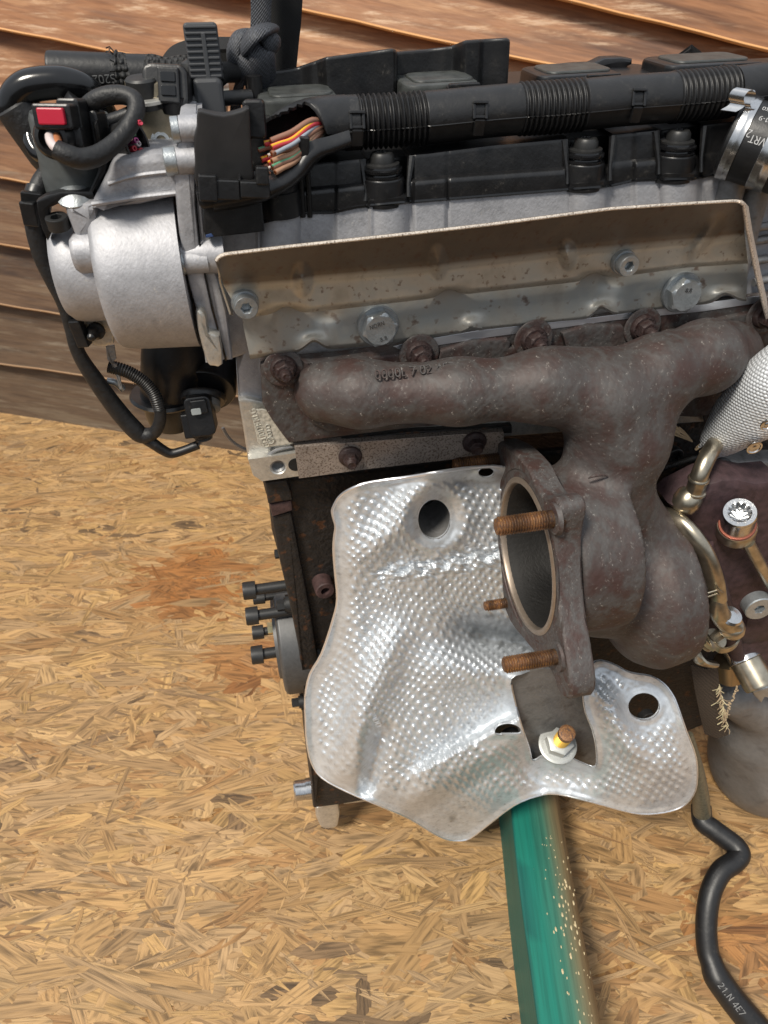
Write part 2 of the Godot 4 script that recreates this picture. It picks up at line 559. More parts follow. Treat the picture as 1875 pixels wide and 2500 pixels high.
func timber() -> void:
	var top := on_plane(1246, 1982, Vector3.ZERO, Vector3.UP)
	var ht := 0.0865
	var p := Vector3(0, ht, 0)
	var a := on_plane(1246, 1982, p, Vector3.UP); var b := on_plane(1311, 2500, p, Vector3.UP)
	var c := on_plane(1378, 1953, p, Vector3.UP)
	var d := (b - a).normalized()
	var side := d.cross(Vector3.UP).normalized()
	var w: float = (c - a).dot(side)
	if w < 0: side = -side; w = -w
	w = absf(on_plane(1474, 2500, p, Vector3.UP).distance_to(b) * 0.55 + w * 0.45)
	var x := Transform3D(Basis(side, Vector3.UP, side.cross(Vector3.UP)), a)
	var o := thing("green_timber", "squared timber painted green, worn to brown bare wood along one rounded edge, carrying the engine", "timber", x)
	var zdir := signf(x.basis.z.dot(d))
	var m := M.new()
	var prof := [[0.0, -ht + 0.001], [0.0, -0.002], [0.0008, -0.0006], [0.0025, 0.0], [w * 0.3, 0.0004], [w * 0.55, 0.0], [w * 0.72, -0.0012], [w * 0.85, -0.004], [w * 0.94, -0.009], [w, -0.018], [w + 0.001, -ht + 0.001]]
	var rows := []
	for k in 81:
		var z := (-0.32 + 0.0115 * k) * zdir
		var row := []
		for q in prof: row.append(Vector3(q[0] + 0.0006 * sin(k * 0.31), q[1] + 0.0004 * sin(k * 0.23 + q[0] * 60), z))
		rows.append(row)
	var ids := m.grid(rows, false, zdir < 0)
	m.fan(ids[0], zdir > 0); m.fan(ids[80], zdir < 0)
	for q in m.v.size(): m.uv[q] = Vector2(m.v[q].z, m.v[q].x * (1.0) - minf(0.0, m.v[q].y) * 0.9)
	for q in m.v.size():
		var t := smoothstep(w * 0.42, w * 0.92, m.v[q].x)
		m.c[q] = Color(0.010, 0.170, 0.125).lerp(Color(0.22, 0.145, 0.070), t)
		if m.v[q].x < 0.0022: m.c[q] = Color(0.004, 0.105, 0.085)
	var g := noise_tex(70, 0.02, [[0.0, 0.76], [0.4, 0.90], [0.6, 0.96], [1.0, 1.0]], 7, FastNoiseLite.TYPE_SIMPLEX_SMOOTH, 512, 0.0, 0, 0.65)
	var tm := mat(Color.WHITE, 0.55)
	tm.albedo_texture = g; tm.uv1_scale = Vector3(0.5, 16, 1)
	tm.heightmap_enabled = true; tm.heightmap_texture = g; tm.heightmap_scale = 0.03
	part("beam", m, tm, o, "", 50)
	var chip := M.new()
	var l := M.new()
	lathe(chip, Vector3.ZERO, Vector3.UP, [[-0.0004, 1.0], [0.0004, 0.8]], 6)
	var cm: ArrayMesh = chip.mesh(60)
	var chips := M.new()
	rng.seed = 12
	for k in 230:
		var z := rng.randf_range(0.02, 0.42) * zdir
		var fx := clampf(rng.randfn(0.64 + 0.10 * sin(z * 14.0), 0.17), 0.28, 0.97)
		var y := 0.0
		for q in prof.size() - 1:
			if fx * w >= prof[q][0] and fx * w <= prof[q + 1][0]: y = lerpf(prof[q][1], prof[q + 1][1], (fx * w - prof[q][0]) / maxf(0.0001, prof[q + 1][0] - prof[q][0]))
		var n0 := chips.v.size()
		lathe(chips, Vector3(0, 0, 0), Vector3(fx * fx * 0.35, 1, 0), [[-0.0006, rng.randf_range(0.0003, 0.0013)], [0.0003, rng.randf_range(0.0002, 0.0004)]], 7)
		for q in range(n0, chips.v.size()): chips.v[q] = Vector3(chips.v[q].x, chips.v[q].y, chips.v[q].z * rng.randf_range(1.6, 2.8)) + Vector3(fx * w, y, z)
	for q in chips.v.size(): pass
	var ch := part("bare_wood_chips", chips, mat(lin(0.52, 0.42, 0.25), 0.8), o)
	ch.set_meta("kind", "stuff")

# ------------------------------------------------------------------ engine materials
var K := {}

func materials() -> void:
	var speck := noise_tex(1, 0.012, [[0.0, 0.72], [0.35, 0.86], [0.6, 0.92], [1.0, 1.0]], 7, FastNoiseLite.TYPE_VALUE_CUBIC, 512, 0.0, 0, 0.85)
	var grain := noise_tex(2, 0.06, [[0.0, 0.0], [1.0, 1.0]], 4, FastNoiseLite.TYPE_VALUE_CUBIC, 512, 0.0, 0, 0.8)
	var soft := noise_tex(3, 0.012, [[0.0, 0.62], [0.5, 0.85], [1.0, 1.0]], 5)
	var grit := noise_tex(13, 0.16, [[0.0, 0.0], [1.0, 1.0]], 2, FastNoiseLite.TYPE_VALUE_CUBIC)
	var lump := noise_tex(4, 0.03, [[0.0, 0.0], [1.0, 1.0]], 3)
	var dust := noise_tex(5, 0.05, [[0.0, Color(0.8, 0.78, 0.75, 0.0)], [0.70, Color(0.7, 0.68, 0.65, 0.0)], [0.80, Color(0.8, 0.78, 0.74, 0.42)], [1.0, Color(0.95, 0.93, 0.9, 0.8)]], 6, FastNoiseLite.TYPE_VALUE_CUBIC, 512, 0.0, 0, 0.8)
	var soot := noise_tex(6, 0.014, [[0.0, Color(0.14, 0.12, 0.11, 0.6)], [0.22, Color(0.2, 0.17, 0.15, 0.22)], [0.36, Color(0.25, 0.22, 0.2, 0.0)], [1.0, Color(0.2, 0.17, 0.15, 0.0)]], 6)
	var rustc := noise_tex(7, 0.02, [[0.0, Color(0.24, 0.22, 0.22)], [0.3, Color(0.36, 0.29, 0.25)], [0.46, Color(0.60, 0.40, 0.22)], [0.56, Color(0.38, 0.30, 0.26)], [0.72, Color(0.72, 0.52, 0.28)], [1.0, Color(0.33, 0.30, 0.30)]], 4)
	var ironc := noise_tex(8, 0.008, [[0.0, Color(0.27, 0.175, 0.155)], [0.30, Color(0.28, 0.215, 0.20)], [0.42, Color(0.295, 0.27, 0.26)], [0.52, Color(0.33, 0.325, 0.32)], [0.68, Color(0.29, 0.26, 0.25)], [0.85, Color(0.29, 0.225, 0.21)], [1.0, Color(0.36, 0.35, 0.35)]], 7, FastNoiseLite.TYPE_SIMPLEX_SMOOTH, 512, 0.0, 0, 0.62)
	var tanc := noise_tex(9, 0.009, [[0.0, Color(0.60, 0.59, 0.56)], [0.4, Color(0.72, 0.71, 0.69)], [0.65, Color(0.70, 0.71, 0.71)], [1.0, Color(0.80, 0.79, 0.76)]], 6)
	var rustspot := noise_tex(10, 0.022, [[0.0, Color(0.35, 0.2, 0.1, 0.0)], [0.70, Color(0.35, 0.2, 0.1, 0.0)], [0.80, Color(0.38, 0.23, 0.11, 0.5)], [1.0, Color(0.25, 0.14, 0.08, 0.9)]], 6)
	var spots := noise_tex(11, 0.05, [[0.0, Color(0.30, 0.24, 0.19, 0.0)], [0.56, Color(0.30, 0.24, 0.19, 0.0)], [0.68, Color(0.34, 0.27, 0.21, 0.75)], [1.0, Color(0.30, 0.23, 0.17, 0.9)]], 4)
	var weave := Image.create(64, 64, false, Image.FORMAT_L8)
	var knit := Image.create(64, 64, false, Image.FORMAT_L8)
	for y in 64:
		for x in 64:
			var a := 0.5 + 0.5 * sin(TAU * (x + y) / 8.0)
			var b := 0.5 + 0.5 * sin(TAU * (x - y) / 16.0)
			weave.set_pixel(x, y, Color(1, 1, 1) * (0.25 + 0.75 * a * (0.6 + 0.4 * b)))
			var q := fposmod(x + (4.0 if int(y / 8) % 2 else 0.0), 8.0) - 4.0
			knit.set_pixel(x, y, Color(1, 1, 1) * clampf(1.1 - (q * q + pow(fposmod(y, 8.0) - 4.0, 2)) / 18.0, 0.1, 1.0))
	var weave_t := ImageTexture.create_from_image(weave)
	var knit_t := ImageTexture.create_from_image(knit)
	var pale := knit.duplicate()
	for y in 64:
		for x in 64: pale.set_pixel(x, y, Color(1, 1, 1) * (0.62 + 0.38 * knit.get_pixel(x, y).r))
	var knit_soft := ImageTexture.create_from_image(pale)
	K.iron = dirt(mat(Color(0.92, 0.91, 0.91), 0.6, 0.22, ironc, 6.0, grit, 0.045), dust, 20.0)
	K.iron2 = dirt(mat(Color(0.98, 0.97, 0.97), 0.62, 0.2, ironc, 12.0, grit, 0.028), dust, 24.0)
	K.iron_hole = mat(lin(0.012, 0.011, 0.010), 0.7, 0.2, speck, 14.0, grain, 0.05)
	K.edge = mat(Color(0.66, 0.60, 0.54), 0.42, 0.7, speck, 30.0)
	K.alu = dirt(mat(Color(0.72, 0.72, 0.735), 0.58, 0.5, speck, 13.0, grit, 0.012), dust, 14.0)
	K.alu_clean = mat(Color(0.88, 0.87, 0.84), 0.4, 0.75, speck, 20.0, grain, 0.02)
	K.alu_dark = dirt(mat(Color(0.60, 0.60, 0.60), 0.5, 0.6, speck, 13.0, grain, 0.04), soot, 14.0)
	K.tan = dirt(mat(Color(1.0, 0.975, 0.925), 0.45, 0.42, tanc, 6.0, grain, 0.012), rustspot, 14.0)
	K.tan2 = dirt(mat(Color(0.88, 0.87, 0.85), 0.45, 0.42, tanc, 6.0, grain, 0.012), rustspot, 9.0)
	K.tan_rim = dirt(mat(Color(0.95, 0.90, 0.84), 0.5, 0.5, speck, 20.0), spots, 30.0)
	K.strap_plate = dirt(mat(Color(0.66, 0.61, 0.57), 0.55, 0.45, speck, 12.0), spots, 20.0)
	K.plastic = mat(lin(0.011, 0.011, 0.012), 0.36, 0.0, soft, 9.0, grain, 0.012)
	K.plastic2 = mat(lin(0.011, 0.011, 0.012), 0.36, 0.0, soft, 12.0, grain, 0.01)
	K.rubber = mat(lin(0.011, 0.011, 0.012), 0.45, 0.0, soft, 12.0, grain, 0.014)
	K.gloss = mat(lin(0.010, 0.010, 0.011), 0.16, 0.0, soft, 12.0)
	K.tape = mat(lin(0.014, 0.014, 0.015), 0.55, 0.0, soft, 20.0, lump, 0.03)
	var film := noise_tex(15, 0.03, [[0.0, Color(0.5, 0.48, 0.45, 0.0)], [0.5, Color(0.5, 0.48, 0.45, 0.0)], [0.8, Color(0.55, 0.52, 0.48, 0.03)], [1.0, Color(0.7, 0.68, 0.64, 0.22)]], 7, FastNoiseLite.TYPE_VALUE_CUBIC, 512, 0.0, 0, 0.8)
	for k in ["plastic", "plastic2", "rubber"]: dirt(K[k], film, 12.0)
	K.cap = mat(lin(0.060, 0.064, 0.060), 0.45, 0.0, soft, 14.0, grain, 0.01)
	K.block = dirt(mat(lin(0.022, 0.018, 0.016), 0.6, 0.1, soft, 12.0, lump, 0.06), rustspot, 6.0)
	K.maroon = mat(lin(0.085, 0.045, 0.042), 0.65, 0.1, soft, 20.0, grain, 0.03)
	K.chra = mat(lin(0.075, 0.042, 0.046), 0.62, 0.15, soft, 16.0, grain, 0.03)
	K.turbo = dirt(mat(Color(0.52, 0.515, 0.51), 0.52, 0.45, speck, 10.0, grain, 0.05), soot, 7.0)
	K.zinc = mat(Color(0.72, 0.74, 0.75), 0.4, 0.75, speck, 26.0, grain, 0.015)
	K.chrome = mat(Color(0.86, 0.86, 0.86), 0.22, 1.0, speck, 24.0)
	K.gold = mat(Color(0.80, 0.76, 0.68), 0.30, 0.95, soft, 14.0)
	K.black_steel = mat(Color(0.24, 0.24, 0.24), 0.45, 0.5, speck, 24.0)
	K.grey_steel = mat(Color(0.40, 0.40, 0.40), 0.5, 0.55, speck, 24.0)
	K.rust = mat(Color(0.95, 0.93, 0.92), 0.5, 0.35, rustc, 40.0, grain, 0.03)
	K.rust_nut = mat(Color(0.72, 0.62, 0.62), 0.6, 0.25, ironc, 25.0, lump, 0.05)
	K.foil = dirt(mat(Color(0.87, 0.89, 0.91), 0.34, 0.5, speck, 16.0, grain, 0.01), noise_tex(12, 0.02, [[0.0, Color(0.32, 0.33, 0.33, 0.7)], [0.18, Color(0.42, 0.43, 0.43, 0.25)], [0.30, Color(0.5, 0.5, 0.5, 0.0)], [1.0, Color(0.5, 0.5, 0.5, 0.0)]], 6), 9.0)
	K.foil_rim = mat(Color(0.93, 0.94, 0.96), 0.35, 0.9)
	K.wrap = mat(Color(0.97, 0.985, 1.0), 0.42, 0.3, noise_tex(14, 0.03, [[0.0, 0.35], [0.25, 0.6], [0.4, 0.95], [1.0, 1.0]], 5), 12.0, knit_t, 0.05)
	K.wrap.uv1_scale = Vector3.ONE * 60.0
	K.wrap.albedo_texture = knit_soft
	K.braid = mat(lin(0.032, 0.032, 0.032), 0.7, 0.0, knit_t, 40.0, knit_t, 0.2)
	K.webbing = mat(lin(0.125, 0.135, 0.16), 0.6, 0.0, weave_t, 90.0, weave_t, 0.05)
	K.webbing_dark = mat(lin(0.012, 0.011, 0.011), 0.8, 0.0, weave_t, 110.0, weave_t, 0.03)
	K.fabric = mat(lin(0.15, 0.105, 0.07), 0.85, 0.0, weave_t, 70.0, weave_t, 0.05)
	K.fibre = mat(lin(0.36, 0.27, 0.17), 0.8)
	K.print = mat(lin(0.42, 0.42, 0.42), 0.7)
	K.print_dim = mat(lin(0.16, 0.16, 0.16), 0.7)
	K.rust_spots = rustspot
	K.tag = mat(Color(0.88, 0.86, 0.80), 0.42, 0.25, soft, 40.0)
	K.copper = mat(Color(0.72, 0.42, 0.26), 0.35, 0.9)

func dirt(s: StandardMaterial3D, tex: Texture2D, scale: float) -> StandardMaterial3D:
	s.detail_enabled = true; s.detail_albedo = tex; s.detail_uv_layer = BaseMaterial3D.DETAIL_UV_2
	s.uv2_triplanar = true; s.uv2_scale = Vector3.ONE * scale
	return s

func colour(r: float, g: float, b: float, rough := 0.5) -> StandardMaterial3D:
	var key := "c%.3f%.3f%.3f%.2f" % [r, g, b, rough]
	if not K.has(key): K[key] = mat(lin(r, g, b), rough)
	return K[key]

func route(pts: Array, n := 6) -> Array:     # [u, v, z] measured points, smoothed
	var e := []
	for a in pts: e.append(E(a[0], a[1], a[2]))
	return spline(e, n)

# lathe whose rings may be shaped: [height, radius, shape]; shape 6 hexagon, -12 twelve-point socket, -6 six-lobed socket
func turned(m: M, o: Vector3, axis: Vector3, prof: Array, n := 48, spin := 0.0) -> void:
	var d := axis.normalized(); var s := side_of(d); var q := d.cross(s)
	var rows := []
	for h in prof:
		var row := []
		var kind: int = h[2] if h.size() > 2 else 0
		for j in n:
			var a := TAU * j / n + spin
			var r: float = h[1]
			if kind == 6: r *= 0.92 / cos(fposmod(TAU * j / n, PI / 3) - PI / 6)
			elif kind == -12: r *= 1.0 + 0.13 * (absf(fposmod(TAU * j / n, TAU / 12) / (TAU / 12) - 0.5) * 4.0 - 1.0)
			elif kind == -6: r *= 1.0 + 0.14 * cos(6.0 * TAU * j / n)
			row.append(o + d * h[0] + (s * cos(a) + q * sin(a)) * r)
		rows.append(row)
	var ids := m.grid(rows, true, true)
	m.fan(ids[0]); m.fan(ids[rows.size() - 1], true)

func flange_nut(m: M, o: Vector3, ax: Vector3, r: float, stud := true) -> void:
	turned(m, o, ax, [[0, r], [r * 0.22, r], [r * 0.42, r * 0.86]], 36)
	turned(m, o, ax, [[r * 0.3, r * 0.72, 6], [r * 0.98, r * 0.72, 6], [r * 1.1, r * 0.6]], 36, 0.4)
	if stud: turned(m, o, ax, [[r * 0.8, r * 0.42], [r * 1.65, r * 0.42], [r * 1.8, r * 0.3]], 24)

func hex_bolt(m: M, o: Vector3, ax: Vector3, r: float, h: float, washer: float, spin := 0.0) -> void:
	if washer > 0: turned(m, o, ax, [[0, washer], [h * 0.22, washer], [h * 0.3, washer * 0.96]], 40)
	turned(m, o, ax, [[h * 0.2, r, 6], [h * 0.9, r, 6], [h, r * 0.88], [h, r * 0.80], [h * 0.985, r * 0.1]], 48, spin)

func socket_bolt(m: M, o: Vector3, ax: Vector3, r: float, h: float, washer: float, kind := 6, hole := 0.56) -> void:
	if washer > 0: turned(m, o, ax, [[0, washer], [h * 0.28, washer], [h * 0.36, washer * 0.96]], 40)
	turned(m, o, ax, [[0, r], [h * 0.92, r], [h, r * 0.93], [h, r * hole * 1.12], [h * 0.96, r * hole, kind], [h * 0.45, r * hole * 0.97, kind], [h * 0.4, r * 0.1]], 72)

func stud(m: M, a: Vector3, b: Vector3, r: float, from := 0.0, pitch := 0.0011) -> void:     # threaded from «from» of its length to the tip b
	var ax := b - a; var l := ax.length()
	var prof := [[0, r * 0.96], [l * from, r * 0.96]]
	var h := l * from
	while h < l - pitch * 1.2:
		prof.append([h + pitch * 0.25, r]); prof.append([h + pitch * 0.5, r]); prof.append([h + pitch * 0.8, r * 0.82]); prof.append([h + pitch, r * 0.82])
		h += pitch
	prof.append([l - 0.0004, r * 0.85]); prof.append([l, r * 0.7])
	turned(m, a, ax, prof, 20)

func shell(m: M, path: Array, r: float, a0: float, a1: float, up: Vector3, thick := 0.0012, n := 14) -> void:   # part of a tube's wall, angles from «up»
	var rows := []
	for i in path.size():
		var d: Vector3 = (path[mini(i + 1, path.size() - 1)] - path[maxi(i - 1, 0)]).normalized()
		var u := (up - d * up.dot(d)).normalized()
		var s := d.cross(u)
		var row := []
		for j in n + 1:
			var a := lerpf(a0, a1, float(j) / n)
			row.append(path[i] + (u * cos(a) + s * sin(a)) * r)
		rows.append(row)
	sheet(m, rows, -thick)

# ------------------------------------------------------------------ engine: block, head, cover
const COVER_LOW := [[630, 545], [731, 519], [811, 518], [870, 505], [1005, 492], [1395, 461], [1480, 455], [1545, 440], [1630, 437], [1690, 437], [1740, 426], [1900, 405], [2100, 385]]
const COVER_MID := [[630, 481], [739, 467], [870, 455], [1098, 435], [1400, 414], [1545, 398], [1690, 385], [1900, 360], [2100, 340]]
const COVER_TOP := [[630, 418], [743, 396], [1044, 372], [1200, 352], [1546, 321], [1708, 303], [1900, 280], [2100, 258]]
const BOSSES := [945, 1437, 1660]

func lobe(u: float, a: float, b: float) -> float:
	var t := (u - (a + b) / 2) / ((b - a) / 2)
	return sqrt(maxf(0.0, 1.0 - t * t))

func side_z(u: float) -> float:      # how far the side of the head and cover stands out along its length
	var z := -0.001
	z += 0.0075 * lobe(u, 634, 733)
	z += 0.002 * (ss(815, 827, u) - ss(905, 915, u))
	z += 0.0065 * lobe(u, 900, 996)
	z += 0.0025 * (ss(1005, 1015, u) - ss(1085, 1095, u)) + 0.0015 * (ss(1090, 1100, u) - ss(1388, 1396, u))
	z += 0.0065 * lobe(u, 1392, 1482)
	z -= 0.003 * (ss(1480, 1490, u) - ss(1540, 1556, u))
	z += 0.0065 * lobe(u, 1612, 1706) - 0.004 * ss(1700, 1716, u)
	return z

func head_and_cover() -> void:
	# dark cast block
	var m := M.new()
	eplate(m, [[640, 1172], [641, 1178], [650, 1212], [657, 1222], [664, 1300], [678, 1350], [706, 1469], [731, 1595], [748, 1756], [765, 1976], [837, 1966], [990, 1940], [1250, 1900], [1650, 1800], [1900, 1700], [2100, 1500], [2050, 1050], [1200, 1110]], -0.012, 0.11, 0.004)
	var bl := part("cylinder_block", m, K.block, engine, "blackened cast iron block behind the dimpled shield")
	m = M.new()
	eplate(m, [[647, 1180], [700, 1172], [712, 1205], [715, 1222], [655, 1232], [651, 1210]], -0.002, 0.02, 0.002)
	eplate(m, [[662, 1262], [712, 1250], [722, 1300], [760, 1500], [790, 1700], [775, 1960], [764, 1966], [748, 1756], [731, 1595], [706, 1469], [678, 1350]], -0.006, 0.02, 0.003)
	part("edge_rib", m, K.block, bl)
	m = M.new()
	eplate(m, [[657, 1232], [712, 1222], [716, 1248], [665, 1264]], -0.004, 0.014, 0.002)
	part("edge_rib", m, K.maroon, bl, "maroon patch of primer on the block's edge")
	m = M.new()
	var bo := E(788, 1446, 0.0)
	turned(m, bo + Vector3(0, 0, -0.02), Vector3(0.1, 0.05, 1), [[0, 0.008], [0.020, 0.0074], [0.0208, 0.0066], [0.0208, 0.0034], [0.012, 0.0032]], 32)
	part("bolt_boss", m, K.maroon, bl)
	# head: machined lower edge, side behind the manifold
	m = M.new()
	eplate(m, [[582, 978], [600, 972], [660, 985], [1000, 1000], [2000, 900], [2000, 1010], [1130, 1075], [724, 1164], [640, 1176], [617, 1160], [605, 1122], [596, 1060]], 0.0, 0.09, 0.0015)
	var hd := part("cylinder_head", m, K.alu_clean, engine, "aluminium cylinder head, bright machined corner at its lower edge")
	m = M.new()
	var rail := [[606, 1122], [723, 1106], [760, 1100], [760, 1158], [640, 1175], [618, 1160]]
	var hole := E(679, 1141, 0.0062)
	var ring_out := []; var ring_back := []; var ring_in := []; var ring_mid := []; var ring_thr := [[], [], [], [], [], [], [], [], []]
	var rail_poly := PackedVector2Array()
	for q in rail: rail_poly.append(Vector2(E(q[0], q[1], 0.0062).x, E(q[0], q[1], 0.0062).y))
	var angles := []
	for k in 48: angles.append(TAU * k / 48)
	for q in rail_poly: angles.append(fposmod((q - Vector2(hole.x, hole.y)).angle(), TAU))
	angles.sort()
	for ang in angles:
		var d := Vector2.from_angle(ang)
		var hit := Vector2(hole.x, hole.y) + d * 0.01
		for k in rail_poly.size():
			var x = Geometry2D.segment_intersects_segment(Vector2(hole.x, hole.y), Vector2(hole.x, hole.y) + d, rail_poly[k], rail_poly[(k + 1) % rail_poly.size()])
			if x != null: hit = x
		ring_back.append(Vector3(hit.x, hit.y, 0.0)); ring_out.append(Vector3(hit.x, hit.y, 0.0062))
		ring_in.append(hole + Vector3(d.x, d.y, 0) * 0.0054); ring_mid.append(hole + Vector3(d.x, d.y, -0.0007) * Vector3(0.0047, 0.0047, 1))
		for k in 8: ring_thr[k].append(hole + Vector3(d.x * (0.0046 if k % 2 else 0.0040), d.y * (0.0046 if k % 2 else 0.0040), -0.0008 - 0.0006 * k))
		ring_thr[8].append(hole + Vector3(d.x * 0.0003, d.y * 0.0003, -0.0056))
	m.grid([ring_back, ring_out, ring_in, ring_mid], true)
	part("lower_rail", m, K.alu_clean, hd)
	m = M.new()
	eplate(m, [[478, 470], [640, 520], [2000, 420], [2000, 1000], [700, 1000], [655, 985], [600, 982], [584, 978], [579, 905], [590, 872], [553, 884], [516, 745], [490, 618]], -0.004, 0.09, 0.003)
	part("side_wall", m, K.alu, hd)
	# threaded hole, and a painted dark disc for the next, half hidden by the strip
	m = M.new()
	m.grid([ring_mid] + ring_thr, true)
	part("threaded_hole", m, K.alu_dark, hd, "", 30)
	m = M.new()
	turned(m, E(722, 1134, 0.0062), Vector3(0, 0, 1), [[-0.002, 0.0048], [0.0003, 0.0048], [0.0003, 0.0044], [0.0002, 0.0002]], 32)
	part("hole_shade_disc", m, K.iron_hole, hd)  # flat disc, the shade inside the hole painted as dark colour
	# stamped tag with letters and marks
	m = M.new()
	eplate(m, [[624, 1001], [640, 1000], [662, 1003], [720, 1085], [700, 1086], [654, 1093], [639, 1090], [629, 1080], [618, 1030], [616, 1010]], 0.0045, 0.002, 0.0006)
	var tg := part("stamped_tag", m, K.tag, hd, "rounded brass coloured tag with raised letters")
	var tb := frame(Vector3(0, 0, 1), Vector3(-0.98, -0.2, 0), E(634.5, 1046, 0.0047))
	text("raised_letters", "GFU0DF KLG", 0.0052, tb, K.tag, tg, 0.0007)
	for k in 4:
		m = M.new()
		var rc := E(653.5 + 1.6 * k, 1041 + 6.6 * k, 0.0048)
		var ring := []
		for j in 16: ring.append(rc + Vector3(cos(TAU * j / 16), sin(TAU * j / 16), 0) * 0.00125)
		tube(m, ring, 0.00026, 6, false, 1.0, true)
		part("raised_ring", m, K.tag, tg)
	text("raised_letters", "W", 0.0045, frame(Vector3(0, 0, 1), Vector3(-0.98, -0.2, 0), E(662, 1075, 0.0047)), K.tag, tg, 0.0007)
	var rg := M.new()
	var rr := []
	for j in 20: rr.append(E(660, 1075, 0.0049) + Vector3(cos(TAU * j / 20), sin(TAU * j / 20), 0) * 0.0024)
	tube(rg, rr, 0.0003, 6, false, 1.0, true)
	part("raised_ring", rg, K.tag, tg)
	m = M.new()
	tube(m, route([[655, 1113, 0.003], [672, 1100, 0.0035], [692, 1094, 0.0035], [715, 1090, 0.003]], 5), [0.0016, 0.0012, 0.0011, 0.001], 8)
	part("sealant_bead", m, K.alu_dark, hd)
	# wavy aluminium side under the cover
	m = M.new()
	var rows := [[], [], [], []]
	var us := []
	var u := 630.0
	while u < 2050: us.append(u); u += 4.0
	for x in us:
		var b := lerp_line(COVER_LOW, x)
		var z := side_z(x)
		rows[0].append(E(x, b - 6, z - 0.004)); rows[1].append(E(x, b - 1, z)); rows[2].append(E(x, b + 60, z + 0.001)); rows[3].append(E(x, b + 150, z + 0.004))
	m.grid(rows, false, true)
	part("cam_housing", m, K.alu, engine, "speckled grey aluminium housing with a wavy edge under the black cover", 60)
	m = M.new()
	for q in [[1790, 430, 0.002, 60], [1850, 445, 0.001, 80]]:
		lathe(m, E(q[0], q[1], -0.004), Vector3(0, -1, 0), [[0, 0.008], [0.06, 0.009]], 20)
	part("casting_rib", m, K.alu_dark, hd)
	for q in [[1815, 560, 1900, 548], [1820, 592, 1900, 580], [1830, 640, 1900, 628], [1840, 690, 1900, 676]]:
		m = M.new()
		tube(m, [E(q[0], q[1], 0.0), E(q[2], q[3], 0.0)], 0.0025, 10)
		part("casting_rib", m, K.alu_dark, hd)
	# black gasket line
	m = M.new()
	var line := []
	for x in us: line.append(E(x, lerp_line(COVER_LOW, x), side_z(x) + 0.0006))
	tube(m, line, 0.0009, 6)
	part("cover_gasket", m, K.gloss, engine)
	# valve cover
	m = M.new()
	rows = []
	for k in 10: rows.append([])
	for x in us:
		var b := lerp_line(COVER_LOW, x) - 3; var md := lerp_line(COVER_MID, x); var tp := lerp_line(COVER_TOP, x)
		var z := side_z(x) + 0.0006
		var pocket := 0.0
		for c in BOSSES: pocket = maxf(pocket, ss(c - 56, c - 46, x) - ss(c + 46, c + 56, x))
		var zl := z - 0.010 * pocket
		var zu := z * 0.4 - 0.004 - 0.016 * pocket
		rows[0].append(E(x, b, z)); rows[1].append(E(x, b - 9, z))
		rows[2].append(E(x, md + 12, zl)); rows[3].append(E(x, md + 3, zl - 0.0006)); rows[4].append(E(x, md - 4, lerpf(zl, zu, 0.45))); rows[5].append(E(x, md - 9, zu))
		rows[6].append(E(x, tp + 13, zu - 0.001)); rows[7].append(E(x, tp + 4, zu - 0.002)); rows[8].append(E(x, tp, zu - 0.005))
		var back := EY(x, tp - 5, rows[8].back().y + 0.0005)
		rows[9].append(Vector3(back.x, rows[8].back().y + 0.001, -0.075))
	m.grid(rows, false, true)
	var vc := part("valve_cover", m, K.plastic, engine, "black plastic valve cover with ledges and bolt pockets", 50)
	m = M.new()
	lathe(m, E(687, 538, 0.0085) + Vector3(0, 0, -0.0118), Vector3(0, 1, 0), [[0, 0.0122], [0.012, 0.0119], [0.0125, 0.0113], [0.026, 0.011], [0.029, 0.0095]], 32)
	part("corner_pillar", m, K.plastic, vc)
	m = M.new()
	for x in [740, 757]:
		tube(m, [E(x, 530, side_z(740) + 0.001), E(x - 6, 420, 0.0)], 0.0014, 8)
	part("corner_rib", m, K.plastic, vc)
	for c in BOSSES:
		var b := lerp_line(COVER_LOW, c) + 13
		var base := E(c, b, 0.0062) + Vector3(0, 0, -0.0118)
		m = M.new()
		turned(m, base, Vector3(0, 1, 0), [[0, 0.0122], [0.0018, 0.0122], [0.002, 0.0117], [0.0126, 0.0114], [0.0134, 0.0108], [0.0134, 0.009], [0.010, 0.0088]], 36)
		var bs := part("bolt_boss", m, K.plastic, vc)
		m = M.new()
		for k in 2:
			lathe(m, base + Vector3(0, 0.0126 + 0.0032 * k, 0), Vector3(0, 1, 0), [[0, 0.0098], [0.0006, 0.0106], [0.0018, 0.0106], [0.0024, 0.0096], [0.0032, 0.0094]], 32)
		part("rubber_washer", m, K.gloss, bs)
		m = M.new()
		turned(m, base + Vector3(0, 0.0189, 0), Vector3(0, 1, 0), [[0, 0.0090], [0.0010, 0.0090], [0.0016, 0.0066], [0.0045, 0.0064], [0.0062, 0.0052], [0.0064, 0.0034], [0.0064, 0.0030, -6], [0.0045, 0.0028, -6], [0.0044, 0.0003]], 48)
		part("cover_bolt", m, K.black_steel, bs)
	for c in BOSSES:
		for sd in [-1, 1]:
			m = M.new()
			var uu: float = c + 52.0 * sd
			tube(m, [E(uu, lerp_line(COVER_LOW, uu) - 12, 0.001), E(uu, lerp_line(COVER_MID, uu) + 4, -0.001), E(uu + 8 * sd, lerp_line(COVER_TOP, uu) + 6, -0.006)], [0.0012, 0.0012, 0.0022], 8)
			part("pocket_rib", m, K.plastic, vc)
